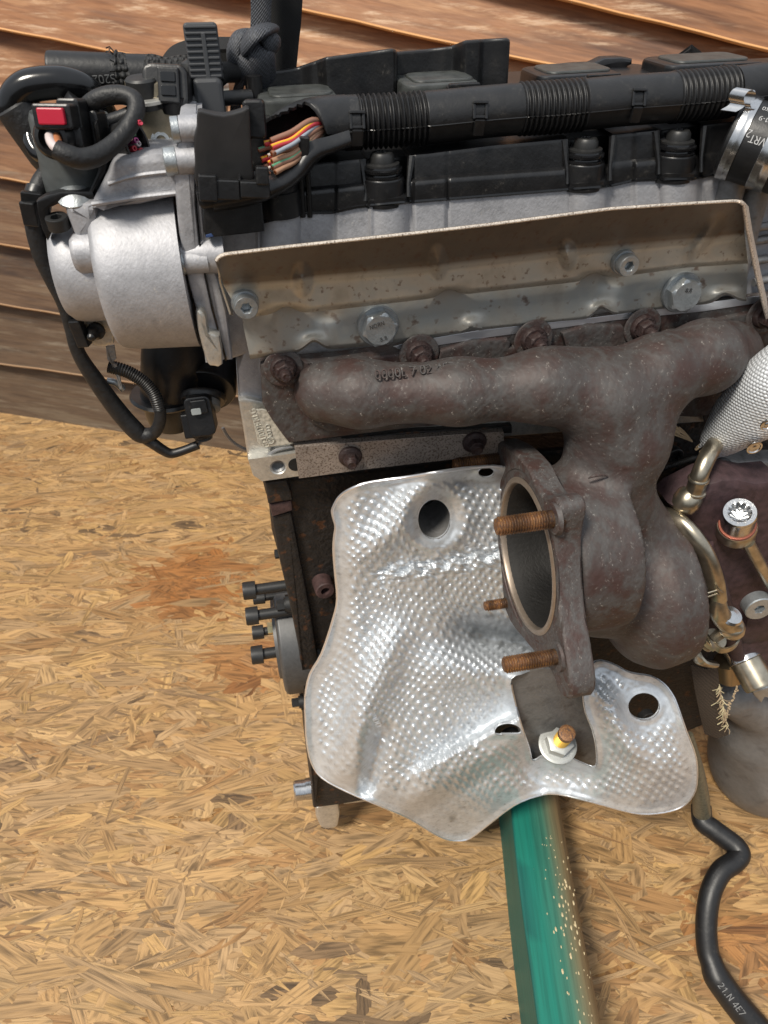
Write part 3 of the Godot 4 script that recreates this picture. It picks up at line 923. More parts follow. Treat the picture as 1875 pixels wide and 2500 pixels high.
	# tall rear ducts
	var tops := [[598, 196, -0.060], [604, 182, -0.060], [625, 178, -0.060], [690, 171, -0.064], [727, 165, -0.064], [770, 150, -0.058], [798, 140, -0.050], [860, 132, -0.050], [900, 127, -0.052], [958, 119, -0.050], [966, 121, -0.052], [971, 127, -0.066], [1040, 121, -0.069], [1102, 114, -0.066], [1140, 99, -0.054], [1165, 97, -0.054], [1185, 96, -0.058], [1240, 93, -0.055], [1247, 97, -0.056]]
	rows = [[], [], [], [], [], []]
	for a in tops.size() - 1:
		for s in 6:
			var t := float(s) / 6
			var uu := lerpf(tops[a][0], tops[a + 1][0], t); var vv := lerpf(tops[a][1], tops[a + 1][1], t)
			var zz := lerpf(tops[a][2], tops[a + 1][2], smoothstep(0, 1, t))
			var tp := E(uu, vv, zz)
			rows[0].append(tp + Vector3(0, -0.075, 0.003)); rows[1].append(tp + Vector3(0, -0.0015, 0)); rows[2].append(tp + Vector3(0, -0.0004, -0.0008))
			rows[3].append(tp + Vector3(0, 0, -0.0022)); rows[4].append(tp + Vector3(0, -0.0004, -0.0036)); rows[5].append(Vector3(tp.x, tp.y - 0.075, -0.11))
	m = M.new()
	var ids := m.grid(rows, false, true)
	m.grid([[rows[0][0], rows[0][0] + Vector3(0, 0, -0.02)], [rows[3][0], rows[3][0] + Vector3(0, 0, -0.02)]])
	var last: int = rows[0].size() - 1
	m.grid([[rows[0][last], rows[0][last] + Vector3(0, 0, -0.05)], [rows[1][last], rows[1][last] + Vector3(0, -0.02, -0.03)]], false, true)
	part("duct_wall", m, K.plastic, vc, "", 35)
	m = M.new()
	tube(m, [E(619, 184, -0.050), E(622, 215, -0.050), E(626, 300, -0.050)], 0.0052, 12, true, 0.8)
	part("duct_post", m, K.plastic, vc)
	m = M.new()
	eplate(m, [[1235, 226], [2100, 176], [2100, 320], [1240, 330]], -0.078, 0.08, 0.004)
	part("cover_ridge", m, K.plastic2, vc)
	m = M.new()
	eplate(m, [[592, 300], [660, 292], [672, 520], [640, 540], [590, 470]], -0.012, 0.04, 0.003)
	part("end_box", m, K.plastic2, vc)
	# ignition coil heads
	for q in [[725, 243, 150, 58, -0.040, 0], [1066, 208, 150, 44, -0.046, 0], [1392, 186, 168, 36, -0.058, 1], [1712, 160, 200, 36, -0.058, 1]]:
		var z: float = q[4]
		var s := px(z)
		m = M.new()
		var top := E(q[0], q[1], z)
		var poly := round_rect(q[2] * s, 0.040, 0.008)
		plate(m, poly, Transform3D(Basis(Vector3.RIGHT, -PI / 2), top + Vector3(0, 0.003, -0.004)), 0.014, 0.0022)
		var cl := part("ignition_coil", m, K.cap if q[5] == 0 else K.plastic, engine)
		m = M.new()
		plate(m, round_rect(q[2] * s * 0.8, 0.030, 0.006), Transform3D(Basis(Vector3.RIGHT, -PI / 2), top + Vector3(0.002, 0.0042, -0.004)), 0.002, 0.001)
		part("coil_lid", m, K.cap, cl)
		m = M.new()
		block(m, Transform3D(Basis(), top + Vector3(q[2] * s * 0.24, -0.002, 0.0165)), Vector3(q[2] * s * 0.42, 0.008, 0.006), 0.0008, 0.001)
		block(m, Transform3D(Basis(), top + Vector3(q[2] * s * 0.24, 0.0022, 0.0195)), Vector3(q[2] * s * 0.40, 0.0022, 0.004), 0.0005, 0.001)
		part("connector_latch", m, K.plastic2, cl)
		if q[5] == 0:
			m = M.new()
			for k in 3: lathe(m, top + Vector3(-q[2] * s * 0.38, -0.010 - 0.005 * k, 0.004), Vector3(0, 1, 0), [[-0.0016, 0.010], [0, 0.0118], [0.0016, 0.010]], 20)
			part("coil_boot", m, K.rubber, cl)
	# oil filler cap with its lever
	m = M.new()
	var oc := E(1480, 196, -0.085)
	lathe(m, oc, Vector3(0.03, 1, 0), [[-0.01, 0.036], [0.004, 0.036], [0.006, 0.034], [0.007, 0.02]], 40)
	var fc := part("filler_cap", m, K.plastic2, engine, "black round oil filler cap with a raised grip")
	m = M.new()
	eplate(m, [[1424, 178], [1440, 160], [1478, 142], [1520, 140], [1546, 144], [1545, 158], [1534, 163], [1534, 176], [1486, 178], [1484, 166], [1466, 170], [1440, 184]], -0.082, 0.012, 0.002)
	part("cap_grip", m, K.plastic, fc)

# ------------------------------------------------------------------ upper heat shield
func upper_shield() -> void:
	var rim := [[528, 637], [534, 628], [551, 621], [700, 603], [1000, 571], [1200, 548], [1491, 510], [1650, 499], [1790, 491], [1804, 492], [1815, 500]]
	var c1 := [[528, 690], [546, 697], [707, 687], [770, 676], [1044, 653], [1103, 645], [1200, 634], [1365, 615], [1428, 609], [1639, 590], [1735, 582], [1820, 572]]
	var c2 := [[528, 758], [565, 770], [593, 777], [665, 767], [753, 763], [863, 751], [1061, 728], [1175, 714], [1403, 689], [1479, 680], [1681, 653], [1830, 643]]
	var lowv := [[528, 872], [610, 877], [745, 859], [812, 853], [1006, 834], [1175, 809], [1428, 783], [1504, 771], [1719, 747], [1832, 738]]
	# upper piece: flared lip, crease with gussets, flat band
	var rows := []
	var n := 30
	for r in n + 1: rows.append([])
	var k := 0
	while k <= 260:
		var f := k / 260.0
		for r in n + 1:
			var t := float(r) / n
			var u0 := lerpf(528, 1815, f); var u1 := lerpf(546, 1818, f); var u2 := lerpf(590, 1826, f)
			var a := Vector3(u0, lerp_line(rim, u0), 0.044 - 0.004 * ss(0.9, 1.0, f))
			var b := Vector3(u1, lerp_line(c1, u1), 0.0225)
			var c := Vector3(u2, lerp_line(c2, u2), 0.0215)
			var q: Vector3
			if t < 0.5: q = a.lerp(b, t * 2)
			else: q = b.lerp(c, t * 2 - 1)
			# rounded fold
			q.z += 0.0022 * bump(t - 0.5, 0.055)
			# fold along the lower edge
			q.z -= 0.0065 * ss(0.95, 1.0, t)
			for g in [[738, 683, 27, 46], [1070, 640, 27, 46], [1386, 622, 26, 40]]:
				var du: float = (q.x - g[0]) / g[2]; var dv: float = (q.y - g[1]) / g[3]
				q.z += 0.0105 * maxf(0, 1.0 - sqrt(du * du * 1.2 + dv * dv)) * (1.0 - 0.3 * t)
			for g in [[700, 762, 36, 16], [1095, 722, 36, 16], [1452, 676, 34, 20]]:
				q.z -= 0.006 * bump(q.x - g[0], g[2]) * ss(0.84, 0.97, t)
				q.y -= 16.0 * bump(q.x - g[0], 26) * ss(0.88, 1.0, t)
			var dd := (q.x - 1720) * 0.80 + (q.y - 580) * 0.60     # diagonal gusset
			var al := (q.x - 1720) * -0.60 + (q.y - 580) * 0.80
			q.z += 0.006 * bump(dd, 14) * ss(80, 20, absf(al))
			var e := E(q.x, q.y, q.z)
			rows[r].append(e)
		k += 1
	var m := M.new()
	sheet(m, rows, 0.0011)
	for q in m.v.size():        # browner lip, its downward-facing shade painted in darker than the band
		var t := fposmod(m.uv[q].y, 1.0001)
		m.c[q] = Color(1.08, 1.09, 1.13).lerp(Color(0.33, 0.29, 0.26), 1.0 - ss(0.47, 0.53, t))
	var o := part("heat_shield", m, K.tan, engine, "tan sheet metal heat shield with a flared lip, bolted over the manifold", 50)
	m = M.new()
	tube(m, rows[0], 0.0008, 8)
	part("lip_edge", m, K.tan_rim, o)
	# lower step
	rows = []
	n = 18
	for r in n + 1: rows.append([])
	k = 0
	while k <= 220:
		var f := k / 220.0
		for r in n + 1:
			var t := float(r) / n
			var u0 := lerpf(586, 1826, f); var u1 := lerpf(611, 1822, f)
			var q := Vector3(u0, lerp_line(c2, u0) - 18, 0.0115).lerp(Vector3(u1, lerp_line(lowv, u1), 0.0118), t)
			q.z -= 0.004 * ss(0.94, 1.0, t)
			for g in [[766, 846, 32], [1468, 776, 32], [1772, 744, 40], [1150, 812, 26]]:
				q.z += 0.005 * bump(q.x - g[0], g[2]) * ss(0.55, 0.85, t)
				q.y -= 22.0 * bump(q.x - g[0], g[2] * 0.75) * ss(0.6, 1.0, t) * (0.35 if g[0] == 1150 else 1.0)
			for g in [[795, 772], [1490, 690]]:
				q.z -= 0.003 * bump(q.x - g[0], 30) * bump(q.y - g[1], 22)
			rows[r].append(E(q.x, q.y, q.z))
		k += 1
	m = M.new()
	sheet(m, rows, 0.0011)
	part("lower_step", m, K.tan2, o, "", 50)
	# turned-in end of the lip
	m = M.new()
	sheet(m, [[E(1806, 492, 0.041), E(1815, 500, 0.041), E(1824, 560, 0.036), E(1842, 650, 0.030), E(1860, 730, 0.026), E(1876, 792, 0.022)], [E(1812, 496, 0.030), E(1822, 506, 0.030), E(1832, 566, 0.024), E(1850, 654, 0.018), E(1868, 733, 0.014), E(1884, 795, 0.010)]], 0.0011)
	tube(m, [E(1806, 492, 0.041), E(1815, 500, 0.041), E(1824, 560, 0.036), E(1842, 650, 0.030), E(1860, 730, 0.026), E(1876, 792, 0.022)], 0.0009, 8)
	part("end_flange", m, K.tan_rim, o, "", 50)
	# left edge tab
	m = M.new()
	sheet(m, [[E(529, 637, 0.042), E(535, 690, 0.024), E(560, 768, 0.022)], [E(533, 640, 0.030), E(543, 696, 0.012), E(566, 770, 0.010)]], 0.001)
	part("end_flange", m, K.tan, o, "", 50)
	# bolts through the shield
	for q in [[598, 737, 0.0222, 0.0072], [1519, 637, 0.0222, 0.0070]]:
		m = M.new()
		socket_bolt(m, E(q[0], q[1], q[2]), Vector3(0.05, -0.02, 1), q[3] * 0.86, 0.0085, q[3], 6, 0.45)
		part("socket_bolt", m, K.zinc, o)
	for q in [[922, 793, 0.0118, 0.0098, 0.2], [1660, 712, 0.0118, 0.0100, 0.75]]:
		m = M.new()
		var c := E(q[0], q[1], q[2])
		hex_bolt(m, c, Vector3(0.02, 0.02, 1), q[3], 0.0085, q[3] * 1.22, q[4])
		var hb := part("hex_bolt", m, K.zinc, o)
		if q[0] < 1000:
			for l in [["NORN", -13, 16, 0.0028, 0.30], ["8.8", 12, -22, 0.0028, 0.25]]:
				text("bolt_mark", l[0], l[3], frame(Vector3(0.02, 0.02, 1), Vector3(-0.25, 1, 0), c + Vector3(l[1] * 0.00014, l[2] * 0.00022, 0.0087)), K.grey_steel, hb)
		else:
			text("bolt_mark", "8.8", 0.0028, frame(Vector3(0.02, 0.02, 1), Vector3(0.1, 1, 0), c + Vector3(0, 0.004, 0.0087)), K.grey_steel, hb)
	# bright gasket that peeps out below the shield
	m = M.new()
	eplate(m, [[960, 846], [1006, 834], [1175, 806], [1430, 778], [1719, 740], [1822, 726], [1862, 722], [1862, 738], [1720, 760], [1500, 782], [1330, 806], [1190, 824], [1050, 846], [980, 856]], 0.0105, 0.0006, 0.0002)
	part("manifold_gasket", m, K.foil_rim, engine, "bright torn edge of the exhaust manifold gasket")

# ------------------------------------------------------------------ cast exhaust manifold as one blended body
var prims := []

func capsule(a: Vector3, b: Vector3, ra: float, rb: float) -> void:
	prims.append([0, a, b, ra, rb, (a + b) / 2, a.distance_to(b) / 2 + maxf(ra, rb)])

func ring(c: Vector3, ax: Vector3, big: float, small: float, fill := false) -> void:
	prims.append([1 if not fill else 2, c, ax.normalized(), big, small, c, big + small])

func field(p: Vector3, soft: float) -> float:
	var d := 1.0
	for q in prims:
		var rough_d: float = p.distance_to(q[5]) - q[6]
		if rough_d > minf(d, 0.02) + soft: continue
		var e: float
		if q[0] == 0:
			var ab: Vector3 = q[2] - q[1]
			var t := clampf((p - q[1]).dot(ab) / ab.length_squared(), 0.0, 1.0)
			e = p.distance_to(q[1] + ab * t) - lerpf(q[3], q[4], t)
		else:
			var r: Vector3 = p - q[1]
			var h: float = r.dot(q[2])
			var w: float = (r - q[2] * h).length()
			if q[0] == 1: e = Vector2(w - q[3], h).length() - q[4]
			else:
				var x := Vector2(w - q[3], absf(h) - q[4])
				e = minf(maxf(x.x, x.y), 0.0) + Vector2(maxf(x.x, 0), maxf(x.y, 0)).length() - 0.002
		if e < d + soft and d < e + soft:
			var h2 := clampf(0.5 + 0.5 * (d - e) / soft, 0.0, 1.0)
			d = lerpf(d, e, h2) - soft * h2 * (1.0 - h2)
		else: d = minf(d, e)
	return d

func surface_nets(lo: Vector3, hi: Vector3, cell: float, soft: float, bore: Array) -> M:
	var nx := int((hi.x - lo.x) / cell) + 1; var ny := int((hi.y - lo.y) / cell) + 1; var nz := int((hi.z - lo.z) / cell) + 1
	var f := PackedFloat32Array(); f.resize(nx * ny * nz)
	f.fill(1.0)
	var step := 4
	for bz in range(0, nz, step):
		for by in range(0, ny, step):
			for bx in range(0, nx, step):
				var mid := lo + Vector3(bx + step * 0.5, by + step * 0.5, bz + step * 0.5) * cell
				var dm := field(mid, soft)
				if absf(dm) > cell * step * 0.9 + 0.004:
					if dm < 0:
						for z in range(bz, mini(bz + step, nz)):
							for y in range(by, mini(by + step, ny)):
								for x in range(bx, mini(bx + step, nx)): f[(z * ny + y) * nx + x] = -1.0
					continue
				for z in range(bz, mini(bz + step, nz)):
					for y in range(by, mini(by + step, ny)):
						for x in range(bx, mini(bx + step, nx)):
							f[(z * ny + y) * nx + x] = field(lo + Vector3(x, y, z) * cell, soft)
	for b in bore:      # [from, axis, radius, depth]: drilled out
		for z in nz:
			for y in ny:
				for x in nx:
					var r: Vector3 = lo + Vector3(x, y, z) * cell - b[0]
					var h: float = r.dot(b[1])
					if h > b[3] + 0.01 or h < -0.03: continue
					var i := (z * ny + y) * nx + x
					f[i] = maxf(f[i], -maxf((r - b[1] * h).length() - b[2], h - b[3]))
	var m := M.new()
	var id := PackedInt32Array(); id.resize(nx * ny * nz); id.fill(-1)
	var off := [0, 1, nx, nx + 1, nx * ny, nx * ny + 1, nx * ny + nx, nx * ny + nx + 1]
	var pos := [Vector3(0, 0, 0), Vector3(1, 0, 0), Vector3(0, 1, 0), Vector3(1, 1, 0), Vector3(0, 0, 1), Vector3(1, 0, 1), Vector3(0, 1, 1), Vector3(1, 1, 1)]
	var edges := [[0, 1], [2, 3], [4, 5], [6, 7], [0, 2], [1, 3], [4, 6], [5, 7], [0, 4], [1, 5], [2, 6], [3, 7]]
	for z in nz - 1:
		for y in ny - 1:
			for x in nx - 1:
				var i := (z * ny + y) * nx + x
				var neg := 0
				for k in 8:
					if f[i + off[k]] < 0: neg += 1
				if neg == 0 or neg == 8: continue
				var s := Vector3.ZERO; var c := 0
				for e in edges:
					var a := f[i + off[e[0]]]; var b := f[i + off[e[1]]]
					if (a < 0) != (b < 0):
						s += pos[e[0]].lerp(pos[e[1]], a / (a - b)); c += 1
				id[i] = m.p(lo + (Vector3(x, y, z) + s / c) * cell)
	for z in range(1, nz - 1):
		for y in range(1, ny - 1):
			for x in range(1, nx - 1):
				var i := (z * ny + y) * nx + x
				var inside := f[i] < 0
				for ax in 3:
					var st: int = [1, nx, nx * ny][ax]
					if inside == (f[i + st] < 0): continue
					var p1: int = [nx, nx * ny, 1][ax]; var p2: int = [nx * ny, 1, nx][ax]
					var q := [id[i], id[i - p1], id[i - p1 - p2], id[i - p2]]
					if q.has(-1): continue
					if inside: m.quad(q[0], q[1], q[2], q[3])
					else: m.quad(q[0], q[3], q[2], q[1])
	return m

func manifold() -> void:
	# flange plate against the head
	var m := M.new()
	eplate(m, [[637, 892], [652, 884], [736, 880], [830, 872], [1000, 850], [1200, 820], [1500, 775], [1800, 735], [2100, 700], [2100, 960], [1700, 1020], [1500, 1010], [1000, 1046], [706, 1083], [690, 1063], [664, 1027], [648, 1000], [641, 985], [638, 930]], 0.010, 0.010, 0.0015)
	var mf := part("exhaust_manifold", m, K.iron, engine, "brown oxidised cast iron exhaust manifold")
	# plate ridge round the ports
	m = M.new()
	for q in [[[742, 890], [760, 884], [1000, 862], [1003, 885], [1180, 880], [1000, 1035], [800, 1055], [745, 1000]], [[1075, 858], [1240, 828], [1245, 850], [1300, 845], [1330, 870], [1300, 1000], [1080, 1000]], [[1372, 815], [1520, 795], [1526, 820], [1560, 830], [1800, 770], [2000, 760], [2000, 900], [1500, 960]]]:
		eplate(m, q, 0.0135, 0.006, 0.002, 2)
	part("port_pad", m, K.iron, mf)
	prims.clear()
	var z1 := 0.034
	capsule(E(795, 955, 0.016), E(880, 962, 0.026), 0.0185, 0.0180)
	capsule(E(880, 962, 0.026), E(1120, 957, 0.038), 0.0178, 0.0175)
	capsule(E(1120, 957, 0.038), E(1330, 944, 0.044), 0.0175, 0.0190)
	capsule(E(1330, 940, 0.044), E(1470, 975, 0.046), 0.0205, 0.024)
	capsule(E(1330, 900, 0.02), E(1440, 920, 0.038), 0.014, 0.016)
	capsule(E(1470, 900, 0.004), E(1470, 935, 0.03), 0.018, 0.018)
	capsule(E(1480, 972, 0.044), E(1600, 910, 0.040), 0.0225, 0.0205)
	capsule(E(1600, 910, 0.040), E(1720, 872, 0.034), 0.0205, 0.0205)
	capsule(E(1720, 872, 0.034), E(1765, 868, 0.012), 0.0205, 0.021)
	capsule(E(1765, 868, 0.012), E(1775, 870, -0.01), 0.021, 0.021)
	# downward trunk
	capsule(E(1480, 985, 0.046), E(1508, 1080, 0.052), 0.0270, 0.0275)
	capsule(E(1508, 1080, 0.052), E(1496, 1200, 0.058), 0.0272, 0.0235)
	capsule(E(1580, 945, 0.042), E(1530, 1070, 0.050), 0.022, 0.0225)
	capsule(E(1445, 1130, 0.055), E(1445, 1200, 0.06), 0.016, 0.02)
	var manifold_count := prims.size()
	var fx := E(1278, 1345, 0.072).x
	# outlet barrel and turbine scroll
	var oc := Vector3(fx, 0, 0)
	var hc := (EX(1268, 1181, fx) + EX(1292, 1527, fx)) / 2
	var hr := EX(1268, 1181, fx).distance_to(EX(1292, 1527, fx)) / 2
	prims.append([2, hc + Vector3(0.036, -0.002, -0.003), Vector3(1, 0.02, -0.02).normalized(), hr * 1.12, 0.018, hc + Vector3(0.042, 0, 0), hr * 1.4 + 0.03])
	var sc := E(1566, 1438, 0.064)
	ring(sc + Vector3(-0.002, 0, 0), Vector3(1, 0.05, 0), 0.0325, 0.0215)
	ring(sc + Vector3(0.009, 0.001, 0), Vector3(1, 0.05, 0), 0.0525, 0.0085, true)
	capsule(E(1480, 1190, 0.052), E(1570, 1330, 0.055), 0.022, 0.026)
	capsule(E(1500, 1190, 0.056), E(1560, 1300, 0.062), 0.018, 0.016)
	capsule(E(1400, 1190, 0.060), E(1440, 1260, 0.075), 0.010, 0.012)
	capsule(E(1470, 1410, 0.062), E(1585, 1430, 0.066), 0.0415, 0.0385)
	var lo := Vector3(1, 1, 1); var hi := -lo
	for q in prims:
		lo = lo.min(q[5] - Vector3.ONE * (q[6] + 0.006)); hi = hi.max(q[5] + Vector3.ONE * (q[6] + 0.006))
	lo.z = maxf(lo.z, 0.002)
	var body := surface_nets(lo, hi, 0.0028, 0.011, [[Vector3(fx - 0.005, hc.y, hc.z), Vector3(1, 0, 0), hr * 0.965, 0.063]])
	part("runner_casting", body, K.iron, mf, "", 180)
	text("cast_number", "0000L 7 02 4E7 106", 0.0068, frame(Vector3(0, 0.72, 0.7), Vector3(0, 0.7, -0.72), E(1040, 903, 0.0404)), K.iron, mf, 0.0012)
	m = M.new()
	tube(m, route([[1436, 1168, 0.079], [1450, 1162, 0.080], [1470, 1160, 0.080], [1484, 1163, 0.079]], 4), [0.0004, 0.0009, 0.0007, 0.0003], 8)
	part("weld_scar", m, K.iron2, mf)
	# outlet flange
	var poly := PackedVector2Array()
	var out_px := [[1205, 1077], [1228, 1084], [1253, 1100], [1287, 1139], [1308, 1180], [1326, 1211], [1350, 1212], [1364, 1232], [1366, 1262], [1358, 1308], [1357, 1356], [1364, 1477], [1379, 1573], [1393, 1669], [1386, 1706], [1364, 1690], [1345, 1640], [1287, 1573], [1234, 1491], [1220, 1332], [1208, 1158], [1201, 1110]]
	for q in out_px:
		var e := EX(q[0], q[1], fx)
		poly.append(Vector2(e.z, e.y))
	poly = PackedVector2Array(spline(Array(poly), 4, true))
	var cz := Vector2(hc.z, hc.y)
	var thick := 0.0155
	# ring of quads between the outline and the bore
	m = M.new()
	var rows := []
	var np := poly.size()
	var outer := poly
	var inn := inset(poly, 0.0016)
	var prof := [[outer, thick - 0.0016], [outer, 0.0016], [inn, 0.0]]
	for q in prof:
		var row := []
		for a in q[0]: row.append(Vector3(fx + q[1], a.y, a.x))
		rows.append(row)
	for q in [[1.20, 0.0], [1.19, 0.0008], [1.085, 0.0008], [1.075, 0.0018], [1.0, 0.0022], [0.995, 0.006]]:
		var row := []
		for a in inn:
			var d := (a - cz).normalized()
			row.append(Vector3(fx + q[1], cz.y + d.y * hr * q[0], cz.x + d.x * hr * q[0]))
		rows.append(row)
	m.grid(rows, true, Geometry2D.is_polygon_clockwise(poly))
	var back := []
	for a in inn: back.append(Vector3(fx + thick, a.y, a.x))
	var bid := m.grid([rows[0], back], true, not Geometry2D.is_polygon_clockwise(poly))
	var shrunk := []
	for a in inn:
		var dn := (a - cz).normalized() * hr * 0.99
		shrunk.append(Vector3(fx + thick, cz.y + dn.y, cz.x + dn.x))
	m.grid([back, shrunk], true, not Geometry2D.is_polygon_clockwise(poly))
	var fl := part("outlet_flange", m, K.iron2, mf, "thick oval flange with four rusty studs round an open bore", 45)
	m = M.new()
	var bore := []
	for q in [[0.001, 1.085], [0.0002, 1.08], [0.0012, 1.004], [0.004, 1.0]]:
		bore.append([q[0], hr * q[1]])
	turned(m, Vector3(fx - 0.0012, hc.y, hc.z), Vector3(1, 0, 0), bore.slice(0, 3), 72)
	m = M.new()
	var r1 := []; var r2 := []; var r3 := []; var r4 := []; var r5 := []
	for j in 73:
		var a := TAU * j / 72
		var d := Vector3(0, cos(a), sin(a))
		var c := Vector3(fx, hc.y, hc.z)
		r1.append(c + d * hr * 1.085 + Vector3(0.0006, 0, 0)); r2.append(c + d * hr * 1.06 + Vector3(-0.0003, 0, 0)); r3.append(c + d * hr * 1.01 + Vector3(-0.0003, 0, 0)); r4.append(c + d * hr * 0.992 + Vector3(0.0010, 0, 0)); r5.append(c + d * hr * 0.99 + Vector3(0.004, 0, 0))
	m.grid([r1, r2, r3, r4, r5])
	part("machined_seat", m, K.edge, fl)
	m = M.new()
	rows = []
	for q in [[0.003, 0.995], [0.009, 0.93], [0.020, 0.925], [0.032, 0.91], [0.040, 0.87], [0.045, 0.78], [0.0485, 0.6], [0.050, 0.3], [0.050, 0.03]]:
		var row := []
		for j in 64: row.append(Vector3(fx + q[0], hc.y + cos(TAU * j / 64) * hr * q[1], hc.z + sin(TAU * j / 64) * hr * q[1]))
		rows.append(row)
	m.grid(rows, true)
	part("outlet_bore", m, K.iron_hole, fl, "", 180)
	# studs, pointing away along the crank
	for q in [[1216, 1122, 1106, 1130, 20], [1356, 1266, 1211, 1290, 27], [1236, 1472, 1182, 1474, 17], [1364, 1602, 1229, 1617, 27]]:
		var a := EX(q[0], q[1], fx)
		var guess := a - Vector3(0.05, 0, 0)
		# length along -x that ends at the measured tip
		var best := 0.03
		var err := 1e9
		for s in 120:
			var l := 0.004 + 0.0006 * s
			var w := eng * (a - Vector3(l, 0, 0))
			var cc := cam_basis.inverse() * (w - cam_at)
			var uu := 937.5 - FOCAL * cc.x / cc.z
			if absf(uu - q[2]) < err: err = absf(uu - q[2]); best = l
		m = M.new()
		stud(m, a + Vector3(0.004, 0, 0), a - Vector3(best, 0, 0), q[4] * px(a.z), 0.22 if q[4] > 22 else 0.1, 0.0015)
		for k in m.v.size():     # plain shank near the flange is grey, the thread has rusted
			var t := (a.x - m.v[k].x) / best
			m.c[k] = Color(0.34, 0.36, 0.42).lerp(Color(1.0, 0.98, 0.95) * (0.8 + 0.35 * sin(t * 9.0 + q[0])), ss(0.12, 0.42, t))
		part("rusty_stud", m, K.rust, fl)
	for c in [[1356, 1266], [1364, 1602]]:
		m = M.new()
		var a := EX(c[0], c[1], fx)
		lathe(m, a + Vector3(0.001, 0, 0), Vector3(-1, 0, 0), [[0, 0.0095], [0.0026, 0.0088], [0.003, 0.0075]], 28)
		part("stud_boss", m, K.iron2, fl)
	# nuts of the manifold
	for q in [[692, 898, 0.0115, 0.0078], [1023, 864, 0.0142, 0.0082], [1302, 828, 0.0142, 0.0082], [1568, 798, 0.0142, 0.0082], [1866, 768, 0.0145, 0.0085], [1755, 1003, 0.004, 0.008]]:
		m = M.new()
		flange_nut(m, E(q[0], q[1], q[2]), Vector3(0.05, 0.03, 1), q[3])
		var nt := part("flange_nut", m, K.rust_nut, mf)
		m = M.new()
		turned(m, E(q[0], q[1], q[2] - 0.001), Vector3(0.05, 0.03, 1), [[0, q[3] * 1.5], [0.0008, q[3] * 1.45], [0.0012, q[3] * 1.3]], 32)
		part("nut_seat", m, K.iron2, nt)
	# clamping strip under the plate
	m = M.new()
	eplate(m, [[719, 1091], [900, 1077], [1124, 1060], [1230, 1054], [1234, 1110], [1128, 1120], [900, 1146], [730, 1169]], 0.0098, 0.008, 0.0006)
	var cs := part("clamping_strip", m, K.strap_plate, engine, "flat grey steel strip speckled with brown rust")
	m = M.new()
	eplate(m, [[706, 1086], [1000, 1054], [1250, 1040], [1250, 1058], [1000, 1070], [719, 1093]], 0.005, 0.006, 0.0006)
	part("spacer", m, K.block, cs)
	for q in [[855, 1113, 0.0100, 0.0076], [1158, 1078, 0.0100, 0.0080]]:
		m = M.new()
		turned(m, E(q[0], q[1], q[2]), Vector3(-0.04, -0.08, 1), [[0, q[3]], [0.0014, q[3]], [0.0024, q[3] * 0.9], [0.0030, q[3] * 0.62, 6], [0.0076, q[3] * 0.60, 6], [0.0080, q[3] * 0.5], [0.0098, q[3] * 0.44], [0.0104, q[3] * 0.36], [0.0100, q[3] * 0.1]], 48)
		part("flange_bolt", m, K.rust_nut, cs)

# ------------------------------------------------------------------ dimpled silver shield
const SHIELD := [[1225, 1140], [1158, 1141], [1080, 1151], [1014, 1162], [909, 1177], [875, 1186], [845, 1200], [829, 1213], [820, 1226], [812, 1245], [814, 1262], [820, 1285], [817, 1310], [815, 1342], [819, 1400], [824, 1462], [814, 1511], [786, 1595], [757, 1646], [746, 1701], [747, 1760], [750, 1812], [761, 1861], [786, 1898], [845, 1931], [930, 1968], [997, 1997], [1056, 2033], [1088, 2048], [1117, 2052], [1149, 2045], [1193, 2012], [1254, 1966], [1310, 1943], [1361, 1938], [1450, 1959], [1544, 1984], [1598, 1986], [1651, 1975], [1684, 1952], [1700, 1914], [1698, 1849], [1674, 1783], [1651, 1718], [1640, 1695], [1622, 1672], [1590, 1652], [1539, 1643], [1497, 1622], [1464, 1614], [1440, 1630], [1425, 1680], [1430, 1737], [1448, 1783], [1457, 1830], [1455, 1872], [1427, 1866], [1380, 1846], [1333, 1843], [1301, 1858], [1291, 1825], [1273, 1774], [1254, 1704], [1249, 1657], [1290, 1640], [1330, 1600], [1320, 1400], [1290, 1250], [1270, 1160]]
const HOLES := [[1060, 1268, 39, 48], [1572, 1725, 38, 33], [1187, 1154, 19, 12], [1240, 1786, 32, 19]]

